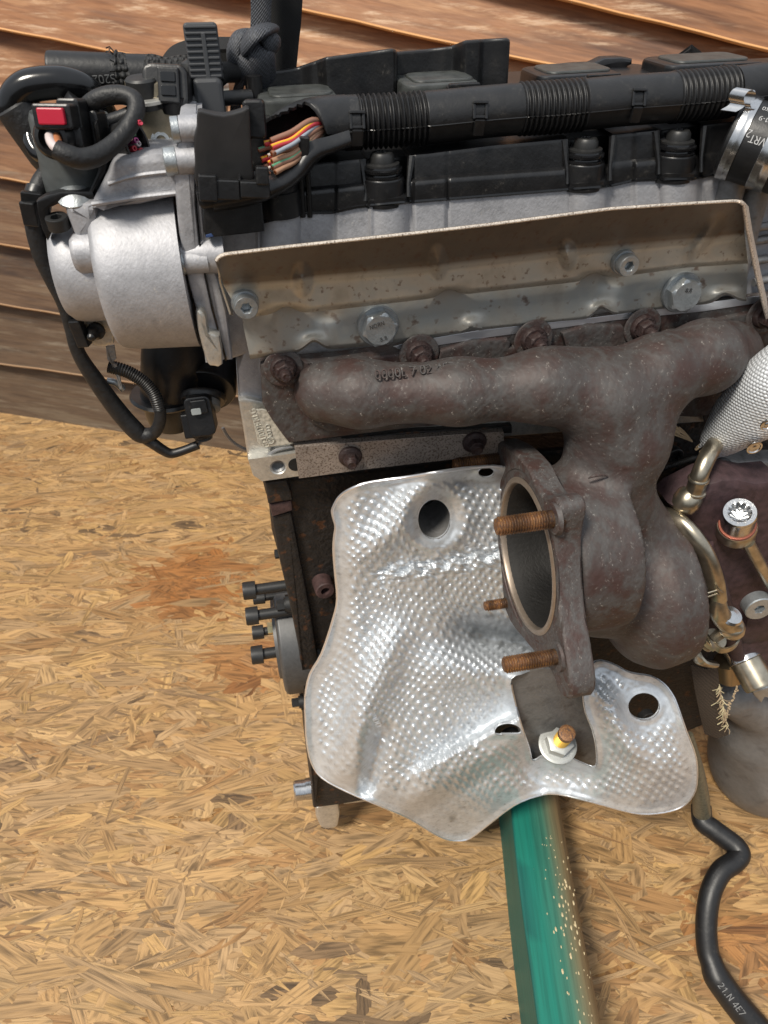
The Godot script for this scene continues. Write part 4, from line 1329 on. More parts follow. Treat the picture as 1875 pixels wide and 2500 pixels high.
func shield_z(u: float, v: float) -> float:
	var z := 0.020 + 0.030 * ss(1450, 1900, v) + 0.006 * ss(1150, 1400, v)
	z += 0.030 * ss(1230, 1600, u) * ss(1500, 1800, v)
	z -= 0.016 * ss(900, 740, u) * ss(1500, 1700, v) + 0.010 * ss(880, 810, u)
	z += 0.0035 * bump(Vector2(u - 1060, v - 1262).length() - 78, 26)
	z -= 0.006 * bump(Vector2(u - 1060, v - 1262).length(), 56)
	var a := (u - 1010) * 0.80 + (v - 1230) * 0.60       # ridge sloping down from the tunnel
	z += 0.010 * bump(a, 42) * ss(1420, 1300, v)
	z += 0.005 * ss(1180, 1150, v)
	z -= 0.017 * bump((v - 1548) - (u - 1150) * 0.12, 46) * ss(1050, 1180, u) * ss(1420, 1300, u)
	z += 0.009 * bump((v - 1640) - (u - 1100) * 0.10, 52) * ss(960, 1120, u) * ss(1330, 1260, u)
	z += 0.012 * bump((u - 905) * 0.93 + (v - 1700) * 0.36, 46) * ss(1480, 1620, v) * ss(1960, 1880, v)
	z -= 0.009 * bump((u - 915) * 0.95 + (v - 1850) * 0.25, 22) * ss(1760, 1800, v) * ss(1960, 1920, v)
	var fold := (v - 1880) + (u - 1000) * 0.55           # creased fold running up to the half hole
	z += 0.011 * ss(-8, 26, fold) * ss(960, 1060, u) * ss(1340, 1260, u)
	z -= 0.012 * ss(60, 130, fold) * ss(940, 1040, u) * ss(1400, 1260, u)
	z -= 0.010 * ss(1230, 1330, u) * bump(v - 1890, 40) * ss(1500, 1420, u)
	z += 0.010 * bump(u - 1500 - (v - 1750) * 0.5, 36) * ss(1650, 1720, v) * ss(1900, 1820, v)
	z -= 0.006 * bump(u - 1570, 62) * bump(v - 1722, 60)
	z += 0.006 * bump(u - 1610, 80) * bump(v - 1880, 60)
	z -= 0.014 * ss(1930, 2050, v + (u - 1115) * 0.0) * bump(u - 1100, 170)
	return z

func edge_dist(q: Vector2, poly: PackedVector2Array) -> float:
	var d := 1e9
	var n := poly.size()
	for i in n:
		var a := poly[i]; var b := poly[(i + 1) % n]
		var ab := b - a
		var t := clampf((q - a).dot(ab) / maxf(ab.length_squared(), 1e-6), 0, 1)
		d = minf(d, q.distance_squared_to(a + ab * t))
	d = sqrt(d)
	return d if Geometry2D.is_point_in_polygon(q, poly) else -d

func lower_shield() -> void:
	var poly := PackedVector2Array()
	var arr := []
	for q in SHIELD: arr.append(Vector2(q[0], q[1]))
	poly = PackedVector2Array(spline(arr, 3, true))
	var cell := 3.0
	var u0 := 736.0; var v0 := 1130.0
	var nu := int((1710 - u0) / cell) + 1; var nv := int((2062 - v0) / cell) + 1
	var sd := PackedFloat32Array(); sd.resize(nu * nv)
	var pos := PackedVector3Array(); pos.resize(nu * nv)
	var wob := FastNoiseLite.new()
	wob.seed = 9; wob.frequency = 0.006; wob.fractal_octaves = 2
	var dent := FastNoiseLite.new()
	dent.seed = 19; dent.frequency = 0.011; dent.fractal_octaves = 3
	var crease := FastNoiseLite.new()
	crease.seed = 29; crease.frequency = 0.02
	# coarse distances first, exact ones near the outline
	var cd := {}
	for j in nv:
		for i in nu:
			var q := Vector2(u0 + i * cell, v0 + j * cell)
			var key := Vector2i(i / 10, j / 10)
			if not cd.has(key): cd[key] = edge_dist(Vector2(u0 + (key.x * 10 + 4.5) * cell, v0 + (key.y * 10 + 4.5) * cell), poly)
			var d: float = cd[key]
			if absf(d) < 60: d = edge_dist(q, poly)
			else: d = signf(d) * (absf(d) - 20)
			for h in HOLES:
				var l := Vector2((q.x - h[0]) / h[2], (q.y - h[1]) / h[3]).length()
				var e: float = (l - 1.0) * minf(h[2], h[3])
				if h[0] == 1240 and q.y > h[1] + 6 + (q.x - 1240) * -0.06: e = maxf(e, (q.y - h[1] - 6) * 1.0)
				d = minf(d, e)
			sd[j * nu + i] = d
			var z := shield_z(q.x, q.y)
			z += 0.0006 * dent.get_noise_2d(q.x, q.y)
			# pressed dots in crossing rows, flattened along the border, in the wrinkles and the dirty hollow
			var w1 := wob.get_noise_2d(q.x, q.y) * 15.0; var w2 := wob.get_noise_2d(q.x + 500, q.y) * 15.0
			var a := (q.x + w1) * 0.84 + (q.y + w2) * 0.54; var b := (q.x + w1) * -0.60 + (q.y + w2) * 0.80
			var pitch := 18.5
			var dot := (0.5 + 0.5 * cos(TAU * a / pitch)) * (0.5 + 0.5 * cos(TAU * b / pitch))
			var strip := ss(14, 46, d)
			var wr := bump((q.y - 1392) + (q.x - 1000) * 0.16 + 10 * crease.get_noise_2d(q.x * 2, 0), 30) * ss(880, 940, q.x)
			var flat := 1.0 - 0.75 * wr
			flat *= 1.0 - 0.8 * bump(q.y - 1560, 44) * ss(1120, 1190, q.x)
			flat *= 1.0 - 0.6 * bump((q.x - 880) * 0.9 + (q.y - 1860) * 0.2, 46) * ss(1730, 1790, q.y)
			flat *= 1.0 - 0.7 * ss(1900, 1950, q.y) * ss(1300, 1200, q.x)
			z += (pow(dot, 1.1) - 0.25) * 0.0020 * strip * flat
			z += wr * 0.0040 * crease.get_noise_2d(q.x * 1.5, q.y * 4.0)
			z += 0.0034 * ss(-1.0, 1.0, ((q.y - 1392) + (q.x - 1000) * 0.16 + 9 * sin(q.x * 0.12)) / 7.0) * ss(900, 980, q.x)
			z += 0.0016 * ss(16, 0, d)
			pos[j * nu + i] = E(q.x, q.y, z)
	var m := M.new()
	var made := PackedInt32Array(); made.resize(nu * nv); made.fill(-1)
	var cut := {}
	var vert := func(k: int) -> int:
		if made[k] < 0: made[k] = m.p(pos[k])
		return made[k]
	var mid := func(k: int, l: int) -> int:
		var key := Vector2i(mini(k, l), maxi(k, l))
		if not cut.has(key): cut[key] = m.p(pos[k].lerp(pos[l], clampf(sd[k] / (sd[k] - sd[l]), 0.02, 0.98)))
		return cut[key]
	var rim := []
	for j in nv - 1:
		for i in nu - 1:
			var k := j * nu + i
			for tr in [[k, k + nu, k + nu + 1], [k, k + nu + 1, k + 1]]:
				var inside := []
				for q in tr: inside.append(sd[q] > 0)
				var n_in := inside.count(true)
				if n_in == 0: continue
				if n_in == 3: m.tri(vert.call(tr[0]), vert.call(tr[1]), vert.call(tr[2]))
				else:
					for s in 3:
						var p0: int = tr[s]; var p1: int = tr[(s + 1) % 3]; var p2: int = tr[(s + 2) % 3]
						if n_in == 1 and inside[s]:
							var x: int = mid.call(p0, p1); var y: int = mid.call(p0, p2)
							m.tri(vert.call(p0), x, y); rim.append([x, y])
						elif n_in == 2 and not inside[s]:
							var x: int = mid.call(p0, p1); var y: int = mid.call(p0, p2)
							m.tri(x, vert.call(p1), vert.call(p2)); m.tri(x, vert.call(p2), y); rim.append([y, x])
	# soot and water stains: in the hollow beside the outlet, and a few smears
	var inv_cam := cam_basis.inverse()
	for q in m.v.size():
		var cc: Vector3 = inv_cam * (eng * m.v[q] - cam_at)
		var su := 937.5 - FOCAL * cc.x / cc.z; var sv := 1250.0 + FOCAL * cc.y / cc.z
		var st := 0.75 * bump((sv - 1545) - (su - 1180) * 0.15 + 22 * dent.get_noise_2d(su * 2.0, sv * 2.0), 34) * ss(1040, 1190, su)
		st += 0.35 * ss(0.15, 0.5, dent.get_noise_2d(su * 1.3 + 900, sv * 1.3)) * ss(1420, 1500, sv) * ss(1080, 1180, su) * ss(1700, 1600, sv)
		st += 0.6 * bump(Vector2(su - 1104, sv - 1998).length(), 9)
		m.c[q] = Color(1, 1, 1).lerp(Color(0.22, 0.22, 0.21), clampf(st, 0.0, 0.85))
	# back face and rim give the sheet its thickness
	var n := m.v.size()
	var away := Vector3(0, 0, -0.0016)
	for q in n: m.p(m.v[q] + away)
	var nt := m.t.size()
	for q in range(0, nt, 3): m.tri(m.t[q] + n, m.t[q + 2] + n, m.t[q + 1] + n)
	for e in rim: m.quad(e[0], e[1], e[1] + n, e[0] + n)
	var am := ArrayMesh.new()
	am = m.mesh(180, false)
	var sh := part("dimpled_heat_shield", am, K.foil, engine, "crumpled silver heat shield pressed with rows of small dots")
	# rolled edge
	m = M.new()
	var line := []
	for q in poly:
		if q.x > 1235 and q.y < 1660 and q.x < 1400: continue
		line.append(q)
	var path := []
	var start := 0
	for i in line.size():
		var q: Vector2 = line[i]
		path.append(E(q.x, q.y, shield_z(q.x, q.y) + 0.0010))
	var cutat := 0
	for i in line.size() - 1:
		if line[i].distance_to(line[i + 1]) > 60: cutat = i + 1
	tube(m, path.slice(0, cutat) if cutat else path, 0.0011, 8)
	if cutat: tube(m, path.slice(cutat), 0.0011, 8)
	part("rolled_edge", m, K.foil_rim, sh)
	# tunnel behind the round hole
	m = M.new()
	var rows := []
	for q in [[0.001, 1.02, 0], [-0.010, 0.98, 4], [-0.030, 0.90, 9], [-0.042, 0.84, 9], [-0.043, 0.4, 10], [-0.043, 0.05, 10]]:
		var row := []
		for j in 36:
			var a := TAU * j / 36
			var z0 := shield_z(1060 + 39 * cos(a), 1268 + 48 * sin(a))
			var e := E(1060 + 39 * cos(a), 1268 + 48 * sin(a), z0)
			var c := E(1060, 1268, shield_z(1060, 1268 + 48))
			row.append(Vector3(lerpf(c.x, e.x, q[1]), lerpf(c.y, e.y, q[1]), e.z + q[0]))
		rows.append(row)
	m.grid(rows, true)
	part("hole_tunnel", m, K.turbo, sh, "", 50)
	text("pressed_rings", "OOOO", 0.006, frame(Vector3(-0.1, 0.2, 1), Vector3(-0.95, -0.3, 0), E(917, 1755, shield_z(917, 1755) + 0.0012)), K.foil, sh, 0.0008)
	# dark bracket seen through the notch, with a plated stud and nut
	m = M.new()
	eplate(m, [[1240, 1640], [1300, 1630], [1440, 1640], [1450, 1760], [1470, 1880], [1290, 1880], [1260, 1760]], 0.046, 0.004, 0.001)
	var bk := part("support_bracket", m, K.turbo, engine, "dark stained bracket seen through the notch of the silver shield")
	m = M.new()
	var nb := E(1364, 1815, 0.058)
	var up := Vector3(-0.05, 0.93, 0.35)
	turned(m, nb - up * 0.006, up, [[0, 0.0165], [0.002, 0.0165], [0.003, 0.014]], 36)
	turned(m, nb - up * 0.004, up, [[0, 0.0112, 6], [0.012, 0.0112, 6], [0.0134, 0.008]], 36)
	part("plated_nut", m, dirt(mat(Color(0.66, 0.67, 0.66), 0.45, 0.5), K.rust_spots, 60.0), bk)
	m = M.new()
	stud(m, nb, nb + up * 0.030, 0.0066, 0.2, 0.0018)
	part("yellow_stud", m, dirt(mat(Color(0.80, 0.66, 0.28), 0.4, 0.6), K.rust.albedo_texture, 1.0) if false else mat(Color(0.78, 0.62, 0.26), 0.42, 0.6), bk)
	m = M.new()
	turned(m, nb + up * 0.0295, up, [[0, 0.0068], [0.006, 0.0068], [0.0068, 0.005]], 20)
	part("stud_tip", m, K.rust, bk)
	m = M.new()
	socket_bolt(m, E(1574, 1744, 0.055), Vector3(0.05, 0.1, 1), 0.0068, 0.006, 0.0, 6, 0.5)
	part("hidden_bolt", m, K.black_steel, engine)
	m = M.new()
	socket_bolt(m, E(1244, 1790, 0.040), Vector3(0, 0.1, 1), 0.008, 0.006, 0.0, 6, 0.5)
	part("hidden_bolt", m, K.black_steel, engine)

# ------------------------------------------------------------------ timing end of the engine
func timing_end() -> void:
	var m := M.new()
	# cover flange against the head
	eplate(m, [[437, 292], [450, 286], [477, 291], [478, 500], [490, 618], [516, 745], [552, 880], [530, 888], [502, 890], [491, 800], [462, 700], [440, 605], [430, 500], [424, 420], [432, 350]], 0.015, 0.06, 0.0025)
	var tc := part("timing_cover", m, K.alu, engine, "pale grey cast aluminium timing cover with a rounded barrel and pump housing")
	m = M.new()
	eplate(m, [[478, 292], [492, 292], [500, 500], [512, 560], [520, 640], [552, 760], [568, 880], [553, 882], [516, 745], [490, 618], [478, 500]], 0.0125, 0.06, 0.002)
	part("head_flange", m, K.alu, tc)
	m = M.new()
	tube(m, [E(478, 294, 0.0145), E(478, 500, 0.0145), E(490, 618, 0.0145), E(516, 745, 0.0145), E(552, 880, 0.0145)], 0.0005, 6)
	part("joint_line", m, K.gloss, tc)
	# rounded barrel
	m = M.new()
	var prof := []
	var cx := E(436, 662, 0.0).x
	var bx := E(236, 640, 0.0).x
	var c := E(340, 655, -0.020)
	var r := 0.0440
	var l := cx - bx
	prof = [[-0.004, r * 1.02], [l * 0.30, r * 1.0], [l * 0.62, r * 0.985], [l * 0.80, r * 0.97], [l * 0.92, r * 0.945], [l * 0.98, r * 0.90], [l * 1.0, r * 0.84], [l * 1.005, r * 0.4]]
	lathe(m, Vector3(cx, c.y, c.z), Vector3(-1, 0, 0), prof, 64)
	for k in m.v.size():       # flat top, fuller underside
		var q := m.v[k]
		if q.y > c.y: q.y = c.y + (q.y - c.y) * 0.96
		m.v[k] = q
	part("barrel_housing", m, K.alu, tc, "", 45)
	m = M.new()
	eplate(m, [[226, 492], [238, 470], [262, 420], [272, 398], [300, 385], [436, 372], [438, 480], [240, 512], [228, 506]], 0.008, 0.06, 0.004, 2)
	part("top_casting", m, K.alu, tc)
	m = M.new()
	tube(m, route([[228, 497, 0.0065], [260, 492, 0.0085], [330, 482, 0.0090], [436, 470, 0.0090]], 4), 0.0020, 12, true, 0.7)
	tube(m, route([[266, 448, 0.0060], [330, 428, 0.0065], [432, 416, 0.0065]], 4), 0.0024, 12, true, 0.6)
	part("top_ridge", m, K.alu, tc)
	m = M.new()
	eplate(m, [[156, 506], [170, 498], [226, 492], [236, 506], [236, 572], [196, 588], [176, 570]], 0.004, 0.04, 0.004, 2)
	part("neck_casting", m, K.alu, tc)
	# small end housing
	m = M.new()
	var ec := E(205, 655, -0.022)
	lathe(m, Vector3(E(275, 655, 0).x, ec.y, ec.z), Vector3(-1, 0, 0), [[0, 0.0285], [0.020, 0.0285], [0.027, 0.0272], [0.0305, 0.024], [0.031, 0.01]], 40)
	part("end_housing", m, K.alu, tc)
	m = M.new()
	lathe(m, E(262, 612, 0.0), Vector3(-1, 0, 0), [[0, 0.0105], [0.014, 0.0105], [0.0165, 0.0085], [0.017, 0.003]], 28)
	part("bolt_column", m, K.alu, tc)
	m = M.new()
	eplate(m, [[128, 552], [160, 548], [196, 556], [200, 592], [156, 610], [150, 640], [136, 610]], -0.016, 0.012, 0.002)
	eplate(m, [[222, 700], [262, 690], [272, 740], [238, 756]], 0.000, 0.012, 0.003)
	part("casting_rib", m, K.alu_dark, tc)
	# flange bolts and columns
	for q in [[437, 316, 423, 0.0062], [431, 392, 406, 0.0068], [450, 639, 428, 0.0068]]:
		m = M.new()
		var a := E(q[0], q[1], 0.012)
		lathe(m, a + Vector3(0.012, 0, 0), Vector3(-1, 0, 0), [[0, q[3] * 0.95], [0.0115, q[3] * 0.95]], 24)
		part("bolt_column", m, K.alu, tc)
		m = M.new()
		socket_bolt(m, a, Vector3(-1, 0, 0.05), q[3] * 0.92, a.x - E(q[2], q[1], 0.012).x + 0.001, 0.0, -6, 0.5)
		part("flange_bolt", m, K.zinc, tc)
	# boss that ties the cover to the head, above the shield
	m = M.new()
	lathe(m, E(548, 618, 0.008), Vector3(-1, 0, 0), [[0, 0.010], [0.012, 0.0095], [0.022, 0.008]], 24)
	part("tie_boss", m, K.alu, tc)
	# steel lug
	m = M.new()
	eplate(m, [[478, 766], [482, 758], [492, 758], [504, 775], [510, 812], [536, 822], [544, 892], [520, 896], [507, 890], [494, 850], [482, 800]], 0.022, 0.012, 0.0022, 2)
	part("lifting_lug", m, K.alu_clean, tc)
	# bracket, clip and tag under the end housing
	m = M.new()
	eplate(m, [[207, 765], [226, 756], [262, 752], [272, 770], [278, 838], [236, 846], [216, 832], [207, 800]], -0.018, 0.004, 0.0012, 2)
	var br := part("pipe_bracket", m, K.alu_clean, tc)
	m = M.new()
	eplate(m, [[258, 846], [279, 843], [284, 876], [274, 886], [286, 892], [300, 950], [292, 952], [276, 892], [262, 880]], -0.020, 0.0016, 0.0005)
	part("hanging_tab", m, K.alu_dark, br)
	m = M.new()
	turned(m, E(236, 806, -0.0135), Vector3(-0.2, 0, 1), [[0, 0.0050], [0.002, 0.005], [0.004, 0.003], [0.010, 0.0022], [0.011, 0.001]], 16)
	part("plastic_clip", m, K.plastic2, br)
	# thermostat elbow and sensor below
	m = M.new()
	tube(m, route([[430, 800, -0.05], [425, 880, -0.048], [415, 960, -0.05], [420, 1020, -0.055]], 6), [0.020, 0.0205, 0.019, 0.016], 28)
	lathe(m, E(405, 965, -0.05), Vector3(0.1, 1, 0), [[-0.0016, 0.022], [0, 0.0232], [0.002, 0.022]], 32)
	var th := part("coolant_elbow", m, K.plastic2, engine, "dark plastic coolant elbow hanging under the timing cover", 50)
	m = M.new()
	lathe(m, E(500, 940, -0.045), Vector3(-0.1, -0.35, 0.9), [[-0.05, 0.0205], [0.004, 0.0205], [0.006, 0.019]], 32)
	part("elbow_neck", m, K.plastic2, th)
	var sa := Vector3(-0.1, -0.62, 0.78).normalized()
	var so := E(495, 968, -0.036)
	m = M.new()
	turned(m, so, sa, [[0, 0.0150], [0.002, 0.0152], [0.004, 0.014], [0.004, 0.0118]], 40)
	part("sensor_collar", m, K.plastic, th)
	m = M.new()
	turned(m, so, sa, [[0, 0.0112], [0.0085, 0.0112], [0.0092, 0.0098]], 40)
	part("sensor_ring", m, colour(0.16, 0.165, 0.165), th)
	m = M.new()
	var sx := frame(Vector3(-0.05, 0.25, 0.95), Vector3(-0.04, 1, -0.2), E(491, 1010, -0.022))
	block(m, sx, Vector3(0.0165, 0.026, 0.016), 0.001, 0.004)
	block(m, sx * Transform3D(Basis(), Vector3(-0.0095, -0.006, 0.0)), Vector3(0.006, 0.016, 0.010), 0.0008, 0.001)
	block(m, sx * Transform3D(Basis(), Vector3(0.001, 0.007, 0.0085)), Vector3(0.010, 0.009, 0.004), 0.0008, 0.001)
	lathe(m, E(492, 1044, -0.020), Vector3(0.02, -1, 0.1), [[0, 0.0072], [0.005, 0.0070], [0.006, 0.0055], [0.0075, 0.0058], [0.008, 0.004]], 24)
	var cn := part("sensor_connector", m, K.plastic, th)
	m = M.new()
	block(m, sx * Transform3D(Basis(), Vector3(-0.001, 0.0045, 0.0108)), Vector3(0.006, 0.004, 0.0012), 0.0003, 0.0008)
	part("lock_tab", m, colour(0.25, 0.27, 0.27), cn)
	for k in 2:
		m = M.new()
		tube(m, route([[496 + 5 * k, 1050, -0.019], [495 + 4 * k, 1068, -0.019], [486 + 3 * k, 1082, -0.020], [478, 1092 + k, -0.020]], 5), 0.0009, 8)
		part("wire", m, colour(0.19, 0.15, 0.12) if k else colour(0.06, 0.06, 0.06), cn)
	m = M.new()
	tube(m, route([[483, 1086, -0.020], [450, 1099, -0.020], [420, 1107, -0.020], [400, 1100, -0.020], [376, 1084, -0.020], [352, 1068, -0.021]], 6), [0.0030, 0.0029, 0.0031, 0.0034, 0.0037, 0.0040], 14)
	part("sensor_sheath", m, K.rubber, cn)
	# thin grey lead behind the head
	m = M.new()
	tube(m, route([[544, 1044, -0.09], [556, 1066, -0.09], [578, 1086, -0.09], [610, 1102, -0.09]], 5), 0.0013, 8)
	part("grey_lead", m, colour(0.33, 0.30, 0.27), engine)
	# flywheel flange with its cap screws, at the crank end
	m = M.new()
	var fx := E(690, 1560, -0.05).x
	var fo := Vector3(fx, E(700, 1565, -0.05).y, -0.055)
	turned(m, fo, Vector3(-1, 0, 0), [[-0.03, 0.050], [0.0, 0.050], [0.0022, 0.0485], [0.0035, 0.046], [0.0035, 0.036], [0.0065, 0.035], [0.0065, 0.012]], 64)
	var cf := part("crank_flange", m, K.grey_steel, engine, "grey steel crankshaft flange with long black cap screws")
	for q in [[617, 1443, 0.0060, 700], [624, 1505, 0.0062, 700], [639, 1545, 0.0052, 700], [637, 1600, 0.0066, 710], [641, 1462, 0.0042, 700]]:
		m = M.new()
		var a := E(q[0] - 16, q[1], -0.035 if q[2] > 0.0055 else -0.06)
		socket_bolt(m, a + Vector3(0.0075, 0, 0), Vector3(-1, 0.03, 0), q[2] * 1.2, 0.0100, 0.0, 6, 0.55)
		lathe(m, a + Vector3(0.007, 0, 0), Vector3(1, 0, 0), [[0, q[2] * 0.74], [0.05, q[2] * 0.74]], 20)
		part("cap_screw", m, K.black_steel, cf)
	for q in [[684, 1352, 0.0044], [688, 1478, 0.0055], [708, 1634, 0.0055], [724, 1715, 0.0052]]:
		m = M.new()
		var a := E(q[0], q[1], -0.034)
		turned(m, a + Vector3(0.004, 0, 0), Vector3(-1, 0.03, 0), [[0, q[2] * 1.1], [0.002, q[2] * 1.1], [0.0022, q[2] * 0.8, 6], [0.008, q[2] * 0.8, 6], [0.0085, q[2] * 0.5]], 36)
		lathe(m, a + Vector3(0.0035, 0, 0), Vector3(1, 0, 0), [[0, q[2] * 1.5], [0.014, q[2] * 1.5]], 20)
		part("small_bolt", m, K.black_steel, cf)
	m = M.new()
	turned(m, E(672, 1532, -0.05) + Vector3(0.01, 0, 0), Vector3(-1, 0, 0), [[0, 0.0068], [0.010, 0.0068], [0.0105, 0.0050, 6], [0.0165, 0.005, 6]], 36)
	part("brass_centre", m, mat(Color(0.86, 0.80, 0.62), 0.35, 0.8), cf)
	# dowel and feet at the sump
	m = M.new()
	lathe(m, E(800, 1918, -0.030), Vector3(-1, 0.04, 0), [[0, 0.0110], [0.022, 0.0110], [0.0235, 0.0104], [0.0335, 0.0104], [0.035, 0.009]], 28)
	part("dowel_pin", m, K.chrome, engine)
	m = M.new()
	eplate(m, [[772, 1974], [826, 1962], [826, 2016], [806, 2024], [782, 2020]], -0.022, 0.03, 0.003, 2)
	part("sump_foot", m, K.alu_clean, engine)
	m = M.new()
	eplate(m, [[832, 1930], [905, 1945], [905, 1958], [838, 1966]], -0.035, 0.03, 0.003)
	part("sump_foot", m, K.alu_clean, engine)

# ------------------------------------------------------------------ plugs, cables and hoses at the timing end
func timing_wiring() -> void:
	var m := M.new()
	# solenoid with its bracket
	var so := E(200, 470, -0.024)
	lathe(m, so, Vector3(0.10, 1, 0), [[0, 0.0170], [0.002, 0.0176], [0.034, 0.0190], [0.037, 0.0180]], 40)
	var sol := part("solenoid", m, mat(lin(0.115, 0.125, 0.125), 0.42, 0.1, K.plastic.albedo_texture, 12.0), engine, "grey plastic solenoid can held by a black steel bracket")
	m = M.new()
	eplate(m, [[88, 492], [110, 478], [150, 468], [226, 466], [232, 486], [214, 494], [152, 494], [122, 508], [118, 540], [128, 562], [116, 590], [102, 560], [92, 520]], 0.000, 0.008, 0.0012)
	eplate(m, [[226, 300], [238, 292], [244, 330], [252, 362], [264, 396], [258, 424], [228, 470], [214, 474], [236, 424], [242, 390], [232, 340]], 0.000, 0.007, 0.0012)
	part("bracket", m, K.plastic, sol)
	m = M.new()
	turned(m, E(182, 480, -0.004), Vector3(0.0, 1, 0.5), [[0, 0.0085], [0.001, 0.0085], [0.0024, 0.0064], [0.0036, 0.003]], 28)
	part("button_bolt", m, K.zinc, sol)
	m = M.new()
	socket_bolt(m, E(146, 556, 0.0), Vector3(0, 1, 0.2), 0.0055, 0.006, 0.0, 6, 0.5)
	part("black_bolt", m, K.black_steel, sol)
	# plug with the red lock
	m = M.new()
	var pz := Vector3(-0.18, 0.16, 0.97)
	var px0 := frame(pz, Vector3(0.05, 1, -0.15), E(142, 336, 0.006) - pz * 0.013)
	block(m, px0, Vector3(0.0225, 0.0165, 0.026), 0.0015, 0.006)
	var bar := frame(pz, Vector3(0.06, 1, -0.15), E(127, 285, 0.012) - pz * 0.008)
	block(m, bar, Vector3(0.0175, 0.0105, 0.016), 0.001, 0.0015)
	block(m, frame(pz, Vector3(0.05, 1, -0.15), E(172, 300, 0.004) - pz * 0.012), Vector3(0.0105, 0.020, 0.024), 0.001, 0.002)
	lathe(m, E(131, 337, 0.007) - pz * 0.003, pz, [[0, 0.0098], [0.004, 0.0090], [0.0062, 0.0074], [0.0066, 0.0056], [0.002, 0.0052]], 32)
	var pg := part("sensor_plug", m, K.plastic, engine, "black plug with a bright red lock, white and orange wires")
	m = M.new()
	block(m, frame(pz, Vector3(0.06, 1, -0.15), E(124, 284, 0.0135) - pz * 0.001), Vector3(0.0120, 0.0068, 0.003), 0.0006, 0.0008)
	part("red_lock", m, colour(0.42, 0.012, 0.035, 0.35), pg)
	m = M.new()
	block(m, frame(pz, Vector3(0.02, 1, -0.1), E(232, 328, -0.002) - pz * 0.008), Vector3(0.0045, 0.020, 0.014), 0.001, 0.0018)
	block(m, frame(pz, Vector3(0.05, 1, -0.15), E(205, 300, -0.006) - pz * 0.006), Vector3(0.012, 0.008, 0.010), 0.001, 0.0015)
	part("side_rib", m, K.plastic2, pg)
	for q in [[colour(0.55, 0.47, 0.46), [[121, 333, 0.010], [124, 345, 0.015], [131, 356, 0.019], [141, 364, 0.021]]], [colour(0.42, 0.16, 0.07), [[138, 335, 0.009], [139, 344, 0.013], [141, 354, 0.018], [147, 364, 0.020]]]]:
		m = M.new()
		tube(m, route(q[1], 5), 0.0021, 12)
		part("wire", m, q[0], pg)
	# taped lead looping back from the plug
	m = M.new()
	tube(m, route([[137, 364, 0.020], [165, 378, 0.021], [200, 388, 0.020], [240, 378, 0.016], [280, 350, 0.010], [312, 314, 0.005], [332, 272, 0.000], [328, 244, -0.004], [300, 232, -0.007], [262, 234, -0.008], [228, 248, -0.010], [206, 272, -0.014], [198, 300, -0.02]], 7), [0.0042, 0.0046, 0.0046, 0.0042, 0.0040, 0.0040, 0.0040, 0.0042, 0.0042, 0.0040, 0.0040], 18)
	part("taped_lead", m, K.tape, engine, "black taped lead curling round in a loop from the red locked plug")
	m = M.new()
	tube(m, route([[215, 262, -0.026], [205, 280, -0.026], [204, 310, -0.028], [225, 330, -0.030]], 5), 0.0105, 20)
	part("hose_end", m, K.rubber, engine)
	# glossy hose arch in its rubber elbow
	m = M.new()
	tube(m, route([[48, 282, -0.036], [32, 268, -0.034], [38, 236, -0.034], [66, 212, -0.034], [110, 203, -0.034], [160, 202, -0.034], [206, 213, -0.036], [238, 240, -0.040], [262, 280, -0.044], [290, 318, -0.046]], 8), [0.0068, 0.0070, 0.0072, 0.0074, 0.0075, 0.0073, 0.0064, 0.0058, 0.0055, 0.0055], 22)
	var ga := part("glossy_hose", m, K.gloss, engine, "glossy black hose bent in an arch and pushed into a rubber elbow")
	m = M.new()
	var ea := E(46, 268, -0.036); var eb := E(98, 340, -0.036)
	turned(m, ea, eb - ea, [[-0.0015, 0.0080], [-0.003, 0.0094], [-0.002, 0.0104], [0.004, 0.0108], [0.022, 0.0112], [0.030, 0.0100], [0.031, 0.004]], 32)
	part("rubber_elbow", m, K.tape, ga)
	m = M.new()
	tube(m, route([[74, 318, -0.03], [78, 350, -0.026], [96, 376, -0.022], [124, 384, -0.018]], 5), 0.0040, 12)
	part("cable_loop", m, K.gloss, ga)
	# straight cable to the cover
	m = M.new()
	tube(m, route([[240, 306, -0.022], [290, 290, -0.024], [345, 268, -0.026], [400, 256, -0.030], [464, 248, -0.034], [540, 241, -0.040], [612, 236, -0.046]], 6), 0.0036, 16)
	part("cover_cable", m, K.rubber, engine)
	# cut taped harness with wire ends
	m = M.new()
	var h0 := E(286, 360, -0.014); var h1 := E(352, 342, 0.004)
	var hd := (h1 - h0).normalized()
	var rows := []
	var hs := side_of(hd); var hq := hd.cross(hs)
	for q in [[-0.004, 0.0065], [0.002, 0.0085], [0.010, 0.0096], [0.016, 0.0103], [0.0178, 0.0104], [0.0178, 0.0090], [0.012, 0.0088], [0.011, 0.002]]:
		var row := []
		for j in 28:
			var a := TAU * j / 28
			var wr: float = 1.0 + 0.05 * sin(a * 3.0 + q[0] * 300.0)
			row.append(h0 + hd * q[0] + (hs * cos(a) * 0.62 + hq * sin(a) * 1.12) * q[1] * wr)
		rows.append(row)
	m.grid(rows, true, true)
	var ch := part("cut_harness", m, K.tape, engine, "cut end of a taped harness showing red, white and green wires")
	rng.seed = 31
	var hues := [colour(0.40, 0.03, 0.05), colour(0.55, 0.50, 0.50), colour(0.30, 0.14, 0.08), colour(0.10, 0.25, 0.12), colour(0.45, 0.28, 0.24), colour(0.35, 0.06, 0.22), colour(0.5, 0.45, 0.46), colour(0.42, 0.03, 0.05)]
